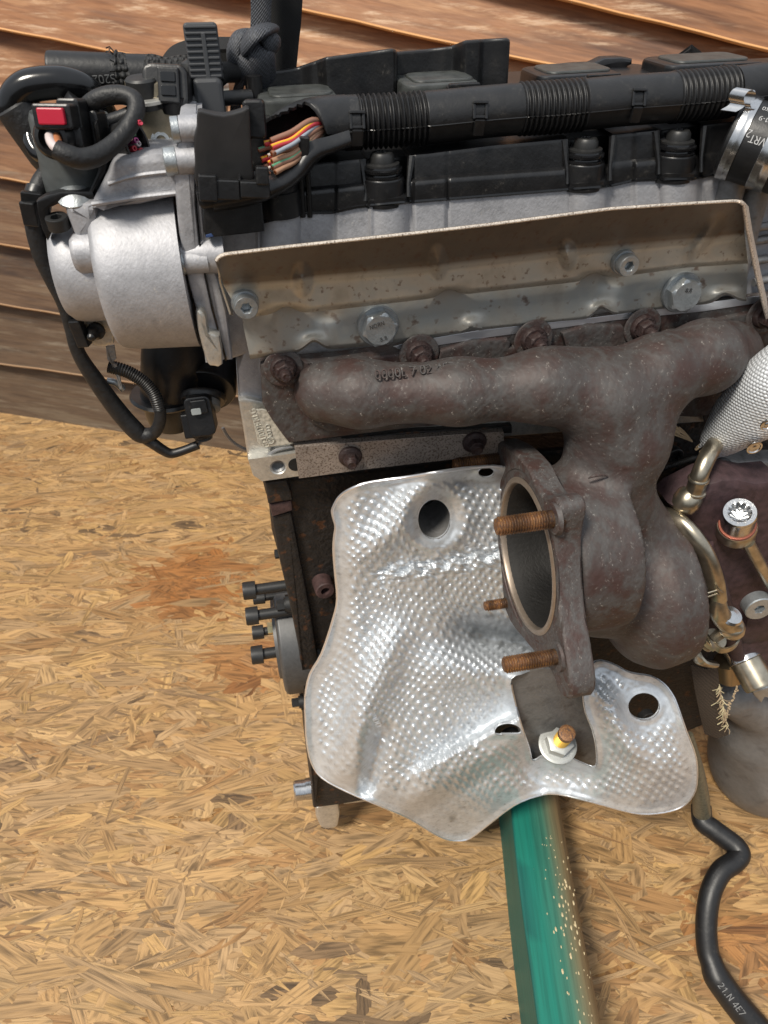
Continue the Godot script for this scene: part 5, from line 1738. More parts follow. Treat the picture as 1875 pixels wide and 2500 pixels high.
	for k in 12:
		m = M.new()
		var o := hs * rng.randf_range(-0.0032, 0.0032) + hq * lerpf(-0.0085, 0.0085, k / 11.0)
		var end := h0 + hd * (0.0172 + rng.randf() * 0.002) + o
		turned(m, h0 + hd * 0.009 + o, end - h0 - hd * 0.009 - o, [[0, 0.0013], [0.0085, 0.0013], [0.0087, 0.0011], [0.0087, 0.0007], [0.007, 0.0006]], 12)
		part("cut_wire", m, hues[k % hues.size()], ch)
	m = M.new()
	tube(m, [h0 + hd * 0.014 - hq * 0.006, E(344, 300, 0.006), E(333, 286, 0.004)], [0.0011, 0.001, 0.0003], 10)
	part("torn_wire", m, colour(0.42, 0.03, 0.06), ch)
	m = M.new()
	tube(m, route([[262, 330, -0.02], [275, 360, -0.014], [300, 382, -0.010], [330, 384, -0.006]], 5), 0.006, 16, true, 0.7)
	part("tape_fold", m, K.tape, ch)
	# heavy cable with its woven sleeve
	m = M.new()
	var ca := E(120, 174, -0.050); var cb := E(292, 179, -0.050)
	turned(m, ca, cb - ca, [[0.006, 0.0035], [0.0012, 0.0072], [0.0, 0.0082], [0.0006, 0.0090], [0.0018, 0.0092], [0.052, 0.0088]], 40)
	var hc := part("heavy_cable", m, K.rubber, engine, "thick black cable with printed characters and a woven sleeve")
	m = M.new()
	turned(m, ca + (cb - ca).normalized() * 0.0012, cb - ca, [[-0.0005, 0.006], [-0.001, 0.007], [0.0, 0.0074]], 24)
	part("cut_strands", m, K.copper, hc)
	m = M.new()
	var sleeve := route([[286, 180, -0.050], [340, 184, -0.050], [400, 186, -0.050], [460, 188, -0.050], [540, 198, -0.052]], 10)
	var rad := []
	for k in sleeve.size(): rad.append(0.0092 + 0.0006 * sin(k * 0.5) + (0.0012 if k < 2 else 0.0))
	tube(m, sleeve, rad, 28)
	part("woven_sleeve", m, K.braid, hc)
	for k in 14:
		m = M.new()
		var a := TAU * k / 14
		var o := E(289, 180, -0.050) + Vector3(0, cos(a), sin(a)) * 0.0098
		tube(m, [o, o + Vector3(-0.001 - rng.randf() * 0.002, cos(a) * 0.002, sin(a) * 0.002), o + Vector3(-0.0015 - rng.randf() * 0.0022, cos(a) * 0.0018 - 0.0003, sin(a) * 0.0018)], 0.00035, 5)
		part("frayed_thread", m, K.braid, hc)
	var cdir := (cb - ca).normalized()
	text("cable_print", "S20222A JT1 M", 0.0052, frame(Vector3(0.02, -0.28, 0.96), Vector3(0, -1, -0.28), E(196, 196, -0.0408)), K.print_dim, hc, 0.0003)
	# strap clip round the cable
	m = M.new()
	var kx := frame(Vector3(0, 0.1, 1), Vector3(0.02, 1, 0), E(497, 126, -0.044))
	block(m, kx, Vector3(0.0165, 0.0245, 0.016), 0.001, 0.002)
	for k in 9: block(m, kx * Transform3D(Basis(), Vector3(0, -0.0105 + 0.0026 * k, 0.0083)), Vector3(0.0155, 0.0013, 0.0012), 0.0004, 0.0004)
	block(m, kx * Transform3D(Basis(), Vector3(0.001, -0.002, 0.0084)), Vector3(0.0022, 0.020, 0.0016), 0.0004, 0.0005)
	block(m, kx * Transform3D(Basis(), Vector3(0.0, -0.022, 0.0)), Vector3(0.0150, 0.022, 0.022), 0.002, 0.003)
	part("cable_clip", m, colour(0.040, 0.042, 0.046, 0.5), engine, "dark grey ribbed plastic clip standing round the thick cable")
	# ball stud and bright casting behind
	m = M.new()
	lathe(m, E(476, 232, -0.042), Vector3(0, 1, 0), [[0, 0.0055], [0.003, 0.005], [0.0035, 0.0028], [0.007, 0.003], [0.0085, 0.0048], [0.0115, 0.0055], [0.0145, 0.0045], [0.016, 0.002]], 24)
	part("ball_stud", m, K.black_steel, engine)
	m = M.new()
	eplate(m, [[455, 236], [480, 226], [520, 224], [560, 220], [556, 280], [500, 275], [470, 262]], -0.070, 0.03, 0.003)
	part("bright_casting", m, K.alu_clean, engine)
	# top sensor on its metal housing
	m = M.new()
	lathe(m, E(405, 360, -0.036), Vector3(0, 1, 0), [[0, 0.0148], [0.022, 0.0148], [0.0228, 0.0156], [0.0245, 0.0156], [0.0255, 0.0145], [0.031, 0.0140], [0.032, 0.012]], 36)
	var sh := part("sensor_housing", m, mat(Color(0.62, 0.58, 0.50), 0.45, 0.6, K.alu.albedo_texture, 14.0), engine, "beige metal housing carrying a black position sensor")
	m = M.new()
	turned(m, E(394, 345, -0.022), Vector3(0.1, 0.3, 1), [[0, 0.0052], [0.001, 0.0052], [0.001, 0.0042], [0.002, 0.0042], [0.002, 0.0026], [0.0005, 0.0024]], 24)
	part("ring_fitting", m, K.zinc, sh)
	m = M.new()
	var tx := frame(Vector3(-0.1, 0.35, 0.93), Vector3(0.12, 1, -0.35), E(414, 222, -0.032))
	block(m, tx, Vector3(0.022, 0.020, 0.020), 0.0015, 0.005)
	block(m, tx * Transform3D(Basis(), Vector3(0.002, 0.0, 0.0105)), Vector3(0.0105, 0.016, 0.004), 0.001, 0.001)
	lathe(m, E(425, 245, -0.026), Vector3(0, 1, 0.2), [[-0.004, 0.0078], [0, 0.0082], [0.003, 0.0078]], 24)
	var ps := part("position_sensor", m, K.plastic, sh)
	for k in 2:
		m = M.new()
		block(m, tx * Transform3D(Basis(), Vector3(0.002, 0.0035 - 0.006 * k, 0.0128)), Vector3(0.007, 0.0045, 0.0012), 0.0003, 0.0005)
		part("sensor_slot", m, K.gloss, ps)
	m = M.new()
	turned(m, E(354, 238, -0.028), Vector3(0, 1, 0.1), [[-0.004, 0.0098], [0.001, 0.0098], [0.0012, 0.0080], [0.008, 0.0080], [0.009, 0.0070], [0.009, 0.004]], 28)
	part("sensor_bolt", m, K.black_steel, sh)
	m = M.new()
	turned(m, E(354, 243, -0.028), Vector3(0, 1, 0.1), [[0, 0.0125], [0.0014, 0.0125], [0.002, 0.011]], 28)
	part("bolt_washer", m, K.alu_clean, sh)
	# long loom down the timing end
	m = M.new()
	tube(m, route([[135, 396, -0.030], [118, 420, -0.026], [100, 446, -0.022], [86, 486, -0.018], [82, 535, -0.016], [90, 580, -0.016], [104, 632, -0.016], [128, 684, -0.016], [156, 740, -0.016], [174, 800, -0.016], [192, 862, -0.016], [232, 926, -0.018], [284, 998, -0.020], [326, 1046, -0.020], [348, 1062, -0.020], [376, 1056, -0.018], [390, 1030, -0.016], [390, 996, -0.016], [376, 962, -0.018], [350, 932, -0.020], [312, 908, -0.022], [268, 895, -0.024]], 6), [0.0042, 0.0044, 0.0046, 0.0046, 0.0046, 0.0048, 0.0044, 0.0042, 0.0040, 0.0038, 0.0040, 0.0050, 0.0056, 0.0058, 0.0054, 0.0040, 0.0038, 0.0036, 0.0036, 0.0034, 0.0034, 0.0034], 18)
	var lm := part("hanging_loom", m, K.tape, engine, "long black taped loom hanging down the timing end and looping back")
	m = M.new()
	var ribs := route([[391, 1000, -0.016], [376, 962, -0.018], [350, 932, -0.020], [312, 908, -0.022], [266, 894, -0.024]], 16)
	var rr := []
	for k in ribs.size(): rr.append(0.0037 if k % 2 else 0.0042)
	tube(m, ribs, rr, 16)
	part("corrugated_end", m, K.rubber, lm)
	m = M.new()
	var bd := route([[92, 462, -0.021], [87, 478, -0.019], [84, 496, -0.018]], 3)
	tube(m, bd, 0.0056, 20)
	block(m, frame(Vector3(0, 0, 1), Vector3(0.2, 1, 0), E(78, 482, -0.013)), Vector3(0.010, 0.0055, 0.004), 0.0006, 0.001)
	part("cable_tie", m, K.plastic, lm)
	m = M.new()
	block(m, frame(Vector3(-0.3, 0, 1), Vector3(0.1, 1, 0), E(76, 520, -0.012)), Vector3(0.008, 0.012, 0.006), 0.0008, 0.001)
	block(m, frame(Vector3(-0.3, 0, 1), Vector3(-0.1, 1, 0), E(196, 812, -0.012)), Vector3(0.007, 0.016, 0.006), 0.0008, 0.001)
	part("loom_clip", m, K.plastic, lm)
	m = M.new()
	tube(m, route([[262, 930, -0.026], [282, 934, -0.026], [300, 950, -0.027]], 4), 0.0022, 10)
	part("small_spring", m, K.zinc, engine)

# ------------------------------------------------------------------ harness channel over the cover
func harness() -> void:
	var z := -0.012
	var line := [[812, 305, z], [836, 302, z], [880, 299, z], [980, 293, z], [1080, 284, z], [1170, 275, z], [1267, 267, z], [1342, 263, z], [1420, 256, z], [1530, 246, z], [1640, 238, z], [1713, 232, z], [1785, 224, z], [1860, 215, z], [1960, 204, z], [2060, 192, z]]
	var path := route(line, 24)
	var rad := []
	var inv := cam_basis.inverse()
	for p in path:
		var c: Vector3 = inv * ((eng * p) - cam_at)
		var u := 937.5 - FOCAL * c.x / c.z
		var r := 0.0122
		for s in [[874, 1035], [1267, 1420], [1640, 1785]]:
			if u > s[0] and u < s[1]: r = 0.0119 + 0.0010 * sin(TAU * (u - s[0]) / 12.4)
		if u > 836 and u < 874: r = 0.0128
		rad.append(r)
	var fine := []
	var fr := []
	for i in path.size() - 1:
		for s in 3:
			var t := s / 3.0
			var p: Vector3 = path[i].lerp(path[i + 1], t)
			var c: Vector3 = inv * ((eng * p) - cam_at)
			var u := 937.5 - FOCAL * c.x / c.z
			var r := 0.0122
			for q in [[874, 1035], [1267, 1420], [1640, 1785]]:
				if u > q[0] and u < q[1]: r = 0.0120 + 0.0009 * sin(TAU * (u - q[0]) / 12.4)
			if u > 838 and u < 872: r = 0.0127
			fine.append(p); fr.append(r)
	var m := M.new()
	tube(m, fine, fr, 32)
	var ch := part("harness_conduit", m, K.rubber, engine, "long black plastic wiring conduit with ribbed sections crossing the valve cover", 60)
	# split line and snap clips
	m = M.new()
	var seam := []
	for i in range(0, fine.size(), 4): seam.append(fine[i] + Vector3(0, -0.0030, 1).normalized() * (fr[i] + 0.00005) + Vector3(0, -0.0016, 0))
	tube(m, seam, 0.00035, 5)
	part("split_line", m, K.plastic2, ch)
	for q in [[863, 300, 0.0], [1155, 276, 0], [1532, 246, 0]]:
		m = M.new()
		var c := E(q[0], q[1], z)
		var fx := frame(Vector3(0, 0.08, 1), Vector3(0.05, 1, 0), c + Vector3(0, 0, 0.0122))
		for e in [[0.0, 0.0068, 0.0078, 0.0014], [-0.0032, 0.0030, 0.0014, 0.0076], [0.0032, 0.0030, 0.0014, 0.0076], [0.0, 0.0002, 0.0078, 0.0014]]:
			block(m, fx * Transform3D(Basis(Vector3.RIGHT, -0.25), Vector3(e[0], e[1] , -0.0004)), Vector3(e[2], e[3], 0.0022), 0.0003, 0.0004)
		block(m, fx * Transform3D(Basis(Vector3.RIGHT, 0.25), Vector3(0, -0.0045, -0.0002)), Vector3(0.0056, 0.0078, 0.002), 0.0004, 0.0006)
		part("snap_clip", m, K.plastic2, ch)
	# torn upper half of the elbow
	m = M.new()
	var el := route([[842, 300, z], [800, 302, -0.010], [760, 308, -0.007], [724, 322, -0.004], [694, 342, -0.003], [664, 362, -0.002]], 8)
	var up := Vector3(-0.25, 0.95, -0.2)
	var rows := []
	for i in el.size():
		var d: Vector3 = (el[mini(i + 1, el.size() - 1)] - el[maxi(i - 1, 0)]).normalized()
		var u := (up - d * up.dot(d)).normalized()
		var s := d.cross(u)
		var t := float(i) / (el.size() - 1)
		var lo := lerpf(-2.0, -0.75, ss(0.15, 0.32, t)) - 0.5 * ss(0.6, 1.0, t) * 0.0
		var front := lerpf(2.05, 0.55, ss(0.34, 0.44, t)) + 0.10 * sin(i * 2.3) * ss(0.3, 0.5, t)
		front = lerpf(front, -0.15, ss(0.6, 1.0, t))
		var row := []
		for j in 17:
			var a := lerpf(-2.2, front, j / 16.0)
			row.append(el[i] + (u * cos(a) - s * sin(a)) * lerpf(0.0127, 0.0120, t))
		rows.append(row)
	sheet(m, rows, 0.0014)
	part("torn_elbow", m, K.rubber, ch, "", 60)
	# lower channel sweeping down to the tray
	var top_e := [[852, 322, 0.004], [800, 338, 0.006], [766, 346, 0.008], [742, 362, 0.010], [722, 392, 0.012], [690, 418, 0.017], [640, 438, 0.022], [577, 450, 0.025], [520, 460, 0.025]]
	var bot_e := [[852, 352, 0.000], [812, 366, 0.003], [786, 378, 0.005], [766, 396, 0.007], [738, 428, 0.009], [700, 458, 0.015], [652, 482, 0.019], [590, 500, 0.022], [520, 510, 0.022]]
	var te := route(top_e, 6); var be := route(bot_e, 6)
	rows = []
	for i in te.size():
		var row := []
		for j in 13:
			var t := j / 12.0
			var p: Vector3 = te[i].lerp(be[i], t)
			row.append(p + Vector3(0, -0.001 * sin(PI * t), 0.0050 * sin(PI * t)))
		rows.append(row)
	m = M.new()
	sheet(m, rows, -0.0013)
	# inner wall behind the wires
	rows = []
	for i in te.size():
		rows.append([be[i] + Vector3(0, 0, -0.001), be[i] + Vector3(0, 0.002, -0.010), be[i] + Vector3(-0.001, 0.008, -0.018)])
	sheet(m, rows, 0.0012)
	var lc := part("lower_channel", m, K.plastic, ch, "", 60)
	m = M.new()
	for q in [[742, 360, 0.012, 0.010], [664, 448, 0.018, 0.013]]:
		block(m, frame(Vector3(-0.2, 0, 1), Vector3(0.15, 1, 0), E(q[0], q[1], q[2])), Vector3(0.005 if q[0] > 700 else 0.006, q[3], 0.004), 0.0006, 0.001)
	part("channel_post", m, K.plastic, lc)
	# snap tray
	m = M.new()
	eplate(m, [[478, 470], [494, 466], [492, 440], [522, 436], [528, 452], [578, 446], [582, 432], [588, 432], [592, 450], [654, 438], [662, 474], [600, 498], [494, 512], [484, 500]], 0.028, 0.014, 0.0012)
	var ty := part("snap_tray", m, K.plastic, ch)
	for q in [[508, 458, 0.0300, 0.0085, 0.0115], [508, 440, 0.0290, 0.0085, 0.004], [552, 462, 0.0290, 0.0125, 0.009], [622, 462, 0.0285, 0.014, 0.0075], [640, 428, 0.0290, 0.006, 0.008]]:
		m = M.new()
		block(m, frame(Vector3(0, 0.1, 1), Vector3(0.1, 1, 0), E(q[0], q[1], q[2])), Vector3(q[3], q[4], 0.006), 0.0008, 0.001)
		part("tray_tab", m, K.plastic2, ty)
	# rubber flap behind and its lower end
	m = M.new()
	var fp := [[482, 272], [505, 274], [545, 281], [590, 270], [608, 266], [612, 330], [616, 400], [618, 440], [560, 452], [480, 456], [476, 400], [473, 342], [480, 310]]
	eplate(m, fp, 0.023, 0.008, 0.0012, 2)
	var fl := part("rubber_flap", m, mat(lin(0.020, 0.0185, 0.0185), 0.52, 0.0, K.plastic.albedo_texture, 8.0), engine, "flat black rubber flap hanging in front of the head, blue mark at its lower corner")
	m = M.new()
	eplate(m, [[494, 505], [640, 494], [646, 566], [600, 572], [502, 582], [496, 560]], 0.0185, 0.006, 0.001)
	part("flap_end", m, K.rubber, fl)
	m = M.new()
	eplate(m, [[502, 574], [516, 570], [522, 578], [503, 581]], 0.0188, 0.004, 0.0003)
	part("blue_mark", m, colour(0.03, 0.06, 0.16), fl)
	m = M.new()
	block(m, frame(Vector3(-0.1, 0.1, 1), Vector3(0.03, 1, 0), E(622, 290, 0.010)), Vector3(0.010, 0.016, 0.010), 0.001, 0.002)
	block(m, frame(Vector3(-0.1, 0.1, 1), Vector3(0.03, 1, 0), E(626, 370, -0.004)), Vector3(0.012, 0.018, 0.010), 0.001, 0.002)
	part("side_block", m, K.plastic2, fl)
	# cut wires
	var brown := colour(0.235, 0.115, 0.075); var red := colour(0.55, 0.045, 0.06); var grey := colour(0.26, 0.29, 0.33); var tanw := colour(0.36, 0.20, 0.12); var white := colour(0.6, 0.55, 0.5)
	var yellow := colour(0.72, 0.40, 0.02); var green := colour(0.10, 0.30, 0.17)
	var ws := [[661, 344, 0.004, brown, 762, 294, 1.0, 0], [645, 351, 0.002, red, 752, 304, 1.0, yellow], [631, 367, 0.002, brown, 750, 316, 0.95, green], [663, 360, 0.008, red, 764, 303, 1.05, yellow], [663, 376, 0.009, brown, 770, 318, 1.0, 0], [673, 374, 0.012, grey, 768, 311, 0.7, 0], [654, 380, 0.007, white, 750, 330, 0.6, 0], [638, 390, 0.005, red, 740, 340, 1.0, yellow], [664, 394, 0.011, tanw, 770, 326, 1.0, 0], [655, 399, 0.008, red, 760, 340, 0.9, yellow], [665, 409, 0.012, brown, 772, 332, 1.05, green], [646, 409, 0.006, brown, 744, 352, 1.0, 0], [655, 411, 0.009, white, 750, 350, 0.5, 0], [656, 423, 0.009, brown, 750, 358, 1.0, 0], [672, 421, 0.013, tanw, 766, 346, 0.9, 0]]
	
	for w in ws:
		m = M.new()
		var a := E(w[0], w[1], w[2] + 0.010); var b := E(w[4], w[5], 0.004)
		var mid := a.lerp(b, 0.5) + Vector3(0.0, -0.0012 + 0.0008 * sin(w[0]), 0.0015)
		var p := spline([a, a.lerp(mid, 0.4), mid, b, E(800, 306, -0.008)], 6)
		var r: float = 0.00145 * w[6]
		tube(m, p, r, 12)
		var wi := part("cut_wire", m, w[3], ch)
		m = M.new()
		var d: Vector3 = (a - p[1]).normalized()
		turned(m, a - d * 0.0003, d, [[0, r * 0.72], [0.0005, r * 0.70], [0.0006, r * 0.5]], 10)
		part("copper_end", m, K.copper, wi)
		if w[7] is StandardMaterial3D:
			m = M.new()
			var sp := []
			for q in p.slice(0, p.size() - 5): sp.append(q + Vector3(0, 0.75, 0.62).normalized() * r * 0.72)
			tube(m, sp, r * 0.42, 8)
			part("stripe", m, w[7], wi)

# ------------------------------------------------------------------ turbo side
func turbo_side() -> void:
	var m := M.new()
	# centre housing
	var c := E(1790, 1410, 0.014)
	lathe(m, Vector3(E(1700, 1410, 0.014).x, c.y, c.z), Vector3(1, 0.02, 0), [[0, 0.030], [0.010, 0.044], [0.014, 0.0525], [0.030, 0.055], [0.06, 0.055], [0.10, 0.053]], 56)
	var ch := part("turbo_centre_housing", m, K.chra, engine, "purplish brown cast turbocharger centre housing with banjo fittings")
	m = M.new()
	eplate(m, [[1640, 1240], [1700, 1200], [1770, 1172], [1850, 1180], [1960, 1230], [1960, 1620], [1800, 1640], [1770, 1500], [1735, 1360], [1690, 1290]], 0.060, 0.03, 0.006, 2)
	part("housing_pad", m, K.chra, ch)
	m = M.new()
	tube(m, route([[1720, 1330, 0.060], [1745, 1400, 0.064], [1768, 1480, 0.064], [1800, 1600, 0.06]], 6), 0.006, 16)
	part("housing_rib", m, K.chra, ch)
	# banjo bolt with star socket on the pad
	var ax := (E(1813, 1222, 0.080) - E(1796, 1296, 0.064)).normalized()
	var b0 := E(1797, 1292, 0.064)
	m = M.new()
	turned(m, b0 - ax * 0.004, ax, [[0, 0.0126], [0.0010, 0.0130], [0.010, 0.0130], [0.0115, 0.0122]], 48)
	part("banjo_eye", m, K.gold, ch)
	m = M.new()
	turned(m, b0 + ax * 0.0075, ax, [[0, 0.0119], [0.0006, 0.0121], [0.0012, 0.0115]], 40)
	part("copper_washer", m, mat(Color(0.55, 0.33, 0.27), 0.4, 0.8), ch)
	m = M.new()
	socket_bolt(m, b0 + ax * 0.0086, ax, 0.0108, 0.0185, 0.0, -12, 0.60)
	part("banjo_bolt", m, K.chrome, ch)
	m = M.new()
	var p0 := E(1812, 1306, 0.074)
	turned(m, b0 + ax * 0.003, E(1850, 1365, 0.074) - p0, [[0.006, 0.0060], [0.013, 0.0060], [0.014, 0.0066], [0.018, 0.0066], [0.0188, 0.0060]], 28)
	tube(m, route([[1826, 1325, 0.073], [1846, 1362, 0.074], [1868, 1402, 0.074], [1900, 1455, 0.074]], 5), 0.0043, 20)
	part("oil_pipe", m, K.gold, ch)
	# plug with a hexagon hole
	m = M.new()
	socket_bolt(m, E(1842, 1468, 0.074), Vector3(-0.12, 0.02, 1), 0.0104, 0.0085, 0.0, 6, 0.36)
	part("zinc_plug", m, K.zinc, ch)
	# clamp band round the turbine joint
	m = M.new()
	var band := route([[1588, 1262, 0.040], [1620, 1258, 0.052], [1660, 1276, 0.066], [1700, 1318, 0.078], [1728, 1366, 0.085], [1746, 1420, 0.089], [1752, 1462, 0.090]], 8)
	tube(m, band, 0.0050, 20, true, 1.25)
	var vb := part("clamp_band", m, K.gold, engine, "golden steel clamp band with T-bolt around the turbine joint", 60)
	m = M.new()
	tube(m, route([[1752, 1458, 0.090], [1752, 1478, 0.091], [1758, 1500, 0.092], [1776, 1520, 0.092], [1792, 1528, 0.092]], 6), [0.0050, 0.0062, 0.0070, 0.0072, 0.0074], 22)
	lathe(m, E(1789, 1530, 0.092), Vector3(0.12, 1, 0.2), [[-0.0075, 0.0045], [-0.006, 0.0076], [-0.004, 0.0088], [-0.0010, 0.0092], [0.003, 0.0076], [0.005, 0.0046]], 32)
	part("band_end", m, K.gold, vb, "", 60)
	for k in 2:
		m = M.new()
		tube(m, [E(1728 , 1448 + 9 * k, 0.0958 - 0.001 * k), E(1750, 1441 + 9 * k, 0.0962 - 0.001 * k), E(1768, 1446 + 9 * k, 0.0945 - 0.001 * k)], 0.0007, 8)
		part("band_crimp", m, K.gold, vb)
	m = M.new()
	var ta := Vector3(0.10, 1, 0.28).normalized()
	turned(m, E(1782, 1506, 0.094), ta, [[-0.002, 0.0045], [0, 0.0076], [0.0012, 0.0081], [0.0030, 0.0070], [0.0036, 0.0034], [0.0040, 0.0026], [0.0040, 0.0005]], 32)
	part("bolt_head", m, K.chrome, vb)
	m = M.new()
	var t0 := E(1786, 1520, 0.092)
	stud(m, t0, t0 - ta * 0.038, 0.0042, 0.15, 0.0011)
	part("clamp_bolt", m, K.gold, vb)
	m = M.new()
	var saddle := route([[1720, 1546, 0.080], [1736, 1566, 0.090], [1760, 1586, 0.097], [1788, 1582, 0.098], [1806, 1566, 0.094], [1800, 1552, 0.086], [1780, 1550, 0.080]], 6)
	var rows := [[], []]
	for q in saddle:
		rows[0].append(q + Vector3(0, 0.0012, 0)); rows[1].append(q + Vector3(0.0006, -0.0050, -0.001))
	sheet(m, rows, 0.0012)
	part("saddle_loop", m, K.gold, vb, "", 60)
	m = M.new()
	turned(m, t0 - ta * 0.0235, -ta, [[0, 0.0080], [0.0012, 0.0082], [0.0014, 0.0070, 6], [0.0070, 0.0070, 6], [0.0076, 0.0056]], 36, 0.3)
	part("clamp_nut", m, K.gold, vb)
	m = M.new()
	tube(m, route([[1700, 1600, 0.07], [1712, 1616, 0.075], [1740, 1622, 0.074]], 5), 0.003, 10, true, 2.0)
	part("band_tail", m, K.gold, vb)
	# lower banjo fitting
	var la := Vector3(0.22, -0.48, 0.82).normalized()
	var l0 := E(1820, 1612, 0.056)
	m = M.new()
	lathe(m, l0 - la * 0.014, la, [[0, 0.0136], [0.0135, 0.0142], [0.0145, 0.0130]], 40)
	part("lower_eye", m, K.chrome, ch)
	m = M.new()
	socket_bolt(m, l0, la, 0.0130, 0.024, 0.0, -12, 0.60)
	part("banjo_bolt", m, K.gold, ch)
	m = M.new()
	lathe(m, E(1782, 1640, 0.05), Vector3(0.3, -1, 0.2), [[-0.014, 0.0115], [0.006, 0.0115], [0.008, 0.009]], 24)
	part("lower_pipe", m, mat(Color(0.62, 0.55, 0.44), 0.35, 0.9), ch)
	m = M.new()
	eplate(m, [[1838, 1690], [1872, 1680], [1900, 1676], [1900, 1708], [1868, 1704], [1860, 1718], [1842, 1700]], 0.05, 0.012, 0.002)
	part("bright_tab", m, K.zinc, ch)
	# upper elbow pipe
	m = M.new()
	var uj := route([[1745, 1085, 0.040], [1736, 1100, 0.048], [1722, 1126, 0.054], [1708, 1160, 0.058], [1700, 1185, 0.058]], 6)
	tube(m, uj, 0.0056, 24)
	var up := part("coolant_pipe", m, K.gold, engine, "golden bent metal pipe with a collar above the turbo", 60)
	var ud := (E(1694, 1205, 0.058) - E(1706, 1165, 0.058)).normalized()
	m = M.new()
	turned(m, E(1706, 1168, 0.058), ud, [[-0.001, 0.0062], [0, 0.0068], [0.001, 0.0068], [0.0016, 0.0060], [0.0095, 0.0060], [0.010, 0.007], [0.0115, 0.0072]], 32)
	part("pipe_collar", m, K.gold, up)
	m = M.new()
	turned(m, E(1688, 1206, 0.056), Vector3(-0.55, -0.75, 0.2), [[-0.002, 0.0070], [0.001, 0.0088], [0.006, 0.0094], [0.011, 0.0080], [0.014, 0.004]], 36)
	turned(m, E(1652, 1232, 0.042), Vector3(-0.4, 0.9, 0.3), [[-0.004, 0.009], [0.002, 0.0115], [0.003, 0.0108]], 36)
	part("banjo_eye", m, K.gold, up)
	m = M.new()
	eplate(m, [[1604, 1270], [1612, 1246], [1640, 1238], [1650, 1262], [1630, 1268], [1620, 1290]], 0.03, 0.006, 0.0012, 2)
	part("pipe_bracket", m, K.gold, up)
	# dark fittings in the gap above the turbo
	m = M.new()
	stud(m, E(1720, 1110, 0.020), E(1580, 1156, 0.026), 0.0021, 0.35, 0.0012)
	part("threaded_rod", m, K.black_steel, engine)
	m = M.new()
	socket_bolt(m, E(1640, 1106, 0.004), Vector3(0, 0.05, 1), 0.0062, 0.006, 0.0, 6, 0.6)
	part("deep_bolt", m, K.black_steel, engine)
	m = M.new()
	eplate(m, [[1570, 1080], [1690, 1010], [1960, 900], [1960, 1180], [1620, 1230], [1580, 1160]], -0.004, 0.02, 0.002)
	part("rear_pad", m, K.block, engine)
	m = M.new()
	lathe(m, E(1668, 1182, 0.008), Vector3(-0.1, 0.5, 1), [[0, 0.0130], [0.010, 0.0130], [0.012, 0.0118]], 32)
	part("dark_fitting", m, K.plastic2, engine)
	m = M.new()
	turned(m, E(1757, 1142, 0.022), Vector3(-0.35, 0.02, 1), [[0, 0.0088], [0.0012, 0.0090], [0.0024, 0.0078], [0.003, 0.0064, 6], [0.009, 0.0064, 6], [0.0096, 0.005]], 36)
	part("black_nut", m, K.plastic2, engine)
	m = M.new()
	eplate(m, [[1720, 1160], [1762, 1120], [1810, 1128], [1960, 1126], [1960, 1260], [1860, 1200], [1790, 1166]], 0.012, 0.03, 0.004)
	part("compressor_back", m, K.alu_dark, engine)
	# silver heat sleeve with frayed end
	m = M.new()
	var sl := route([[1735, 1092, 0.030], [1764, 1066, 0.034], [1800, 1030, 0.040], [1850, 990, 0.048], [1910, 945, 0.055], [1990, 900, 0.06]], 12)
	rows = []
	for i in sl.size():
		var d: Vector3 = (sl[mini(i + 1, sl.size() - 1)] - sl[maxi(i - 1, 0)]).normalized()
		var s := d.cross(Vector3.UP).normalized(); var q := s.cross(d)
		var t := float(i) / (sl.size() - 1)
		var rr := lerpf(0.0085, 0.029, pow(t, 0.8))
		var row := []
		for j in 48:
			var a := TAU * j / 48
			var rag := (0.0022 * sin(a * 7.0) + 0.0016 * sin(a * 13.0 + 1.0)) if i == 0 else 0.0
			row.append(sl[i] + d * rag + (s * cos(a) * 0.8 + q * sin(a)) * rr * (1.0 + 0.02 * sin(a * 3.0 + t * 9.0)))
		rows.append(row)
	m.grid(rows, true, true)
	var hs := part("heat_sleeve", m, K.wrap, engine, "silver foil heat sleeve with a snap button and a frayed brown end", 60)
	for q in [[1841, 1092, 0.0640, 0.0048], [1872, 1036, 0.074, 0.0040]]:
		m = M.new()
		turned(m, E(q[0], q[1], q[2]), Vector3(-0.1, -0.15, 1), [[0, q[3]], [0.0008, q[3]], [0.0010, q[3] * 0.8], [0.0004, q[3] * 0.7], [0.0003, q[3] * 0.45], [0.0008, q[3] * 0.3], [0.0008, 0.0003]], 28)
		part("snap_button", m, K.chrome, hs)
	rng.seed = 3
	for k in 60:
		m = M.new()
		var a := TAU * k / 60.0
		var d := (E(1700, 1105, 0.022) - E(1764, 1066, 0.034)).normalized()
		var s := d.cross(Vector3.UP).normalized(); var q := s.cross(d)
		var o := E(1742, 1086, 0.030) + (s * cos(a) * 0.8 + q * sin(a)) * 0.0078 * rng.randf_range(0.6, 1.0)
		var e := o + d * rng.randf_range(0.003, 0.010) + Vector3(rng.randfn(0, 0.001), rng.randfn(0, 0.001), 0.0005)
		tube(m, [o, o.lerp(e, 0.5) + Vector3(0, 0.0005, 0), e], 0.0006 if k % 3 else 0.0009, 5)
		part("frayed_fibre", m, K.fibre, hs)
	for k in 9:
		m = M.new()
		var o := E(1690, 1078, 0.026); var e := E(1640 + rng.randf_range(-8, 20), 1048 + rng.randf_range(-12, 14), 0.026)
		tube(m, spline([o, o.lerp(e, 0.5) + Vector3(0, 0.001 * rng.randfn(), 0.0006 * rng.randfn()), e], 4), 0.0005, 5)
		part("frayed_fibre", m, K.fibre, hs)
	# compressor housing, lower corner
	m = M.new()
	prims.clear()
	capsule(E(1872, 1768, 0.000), E(1872, 1862, 0.000), 0.0560, 0.0585)
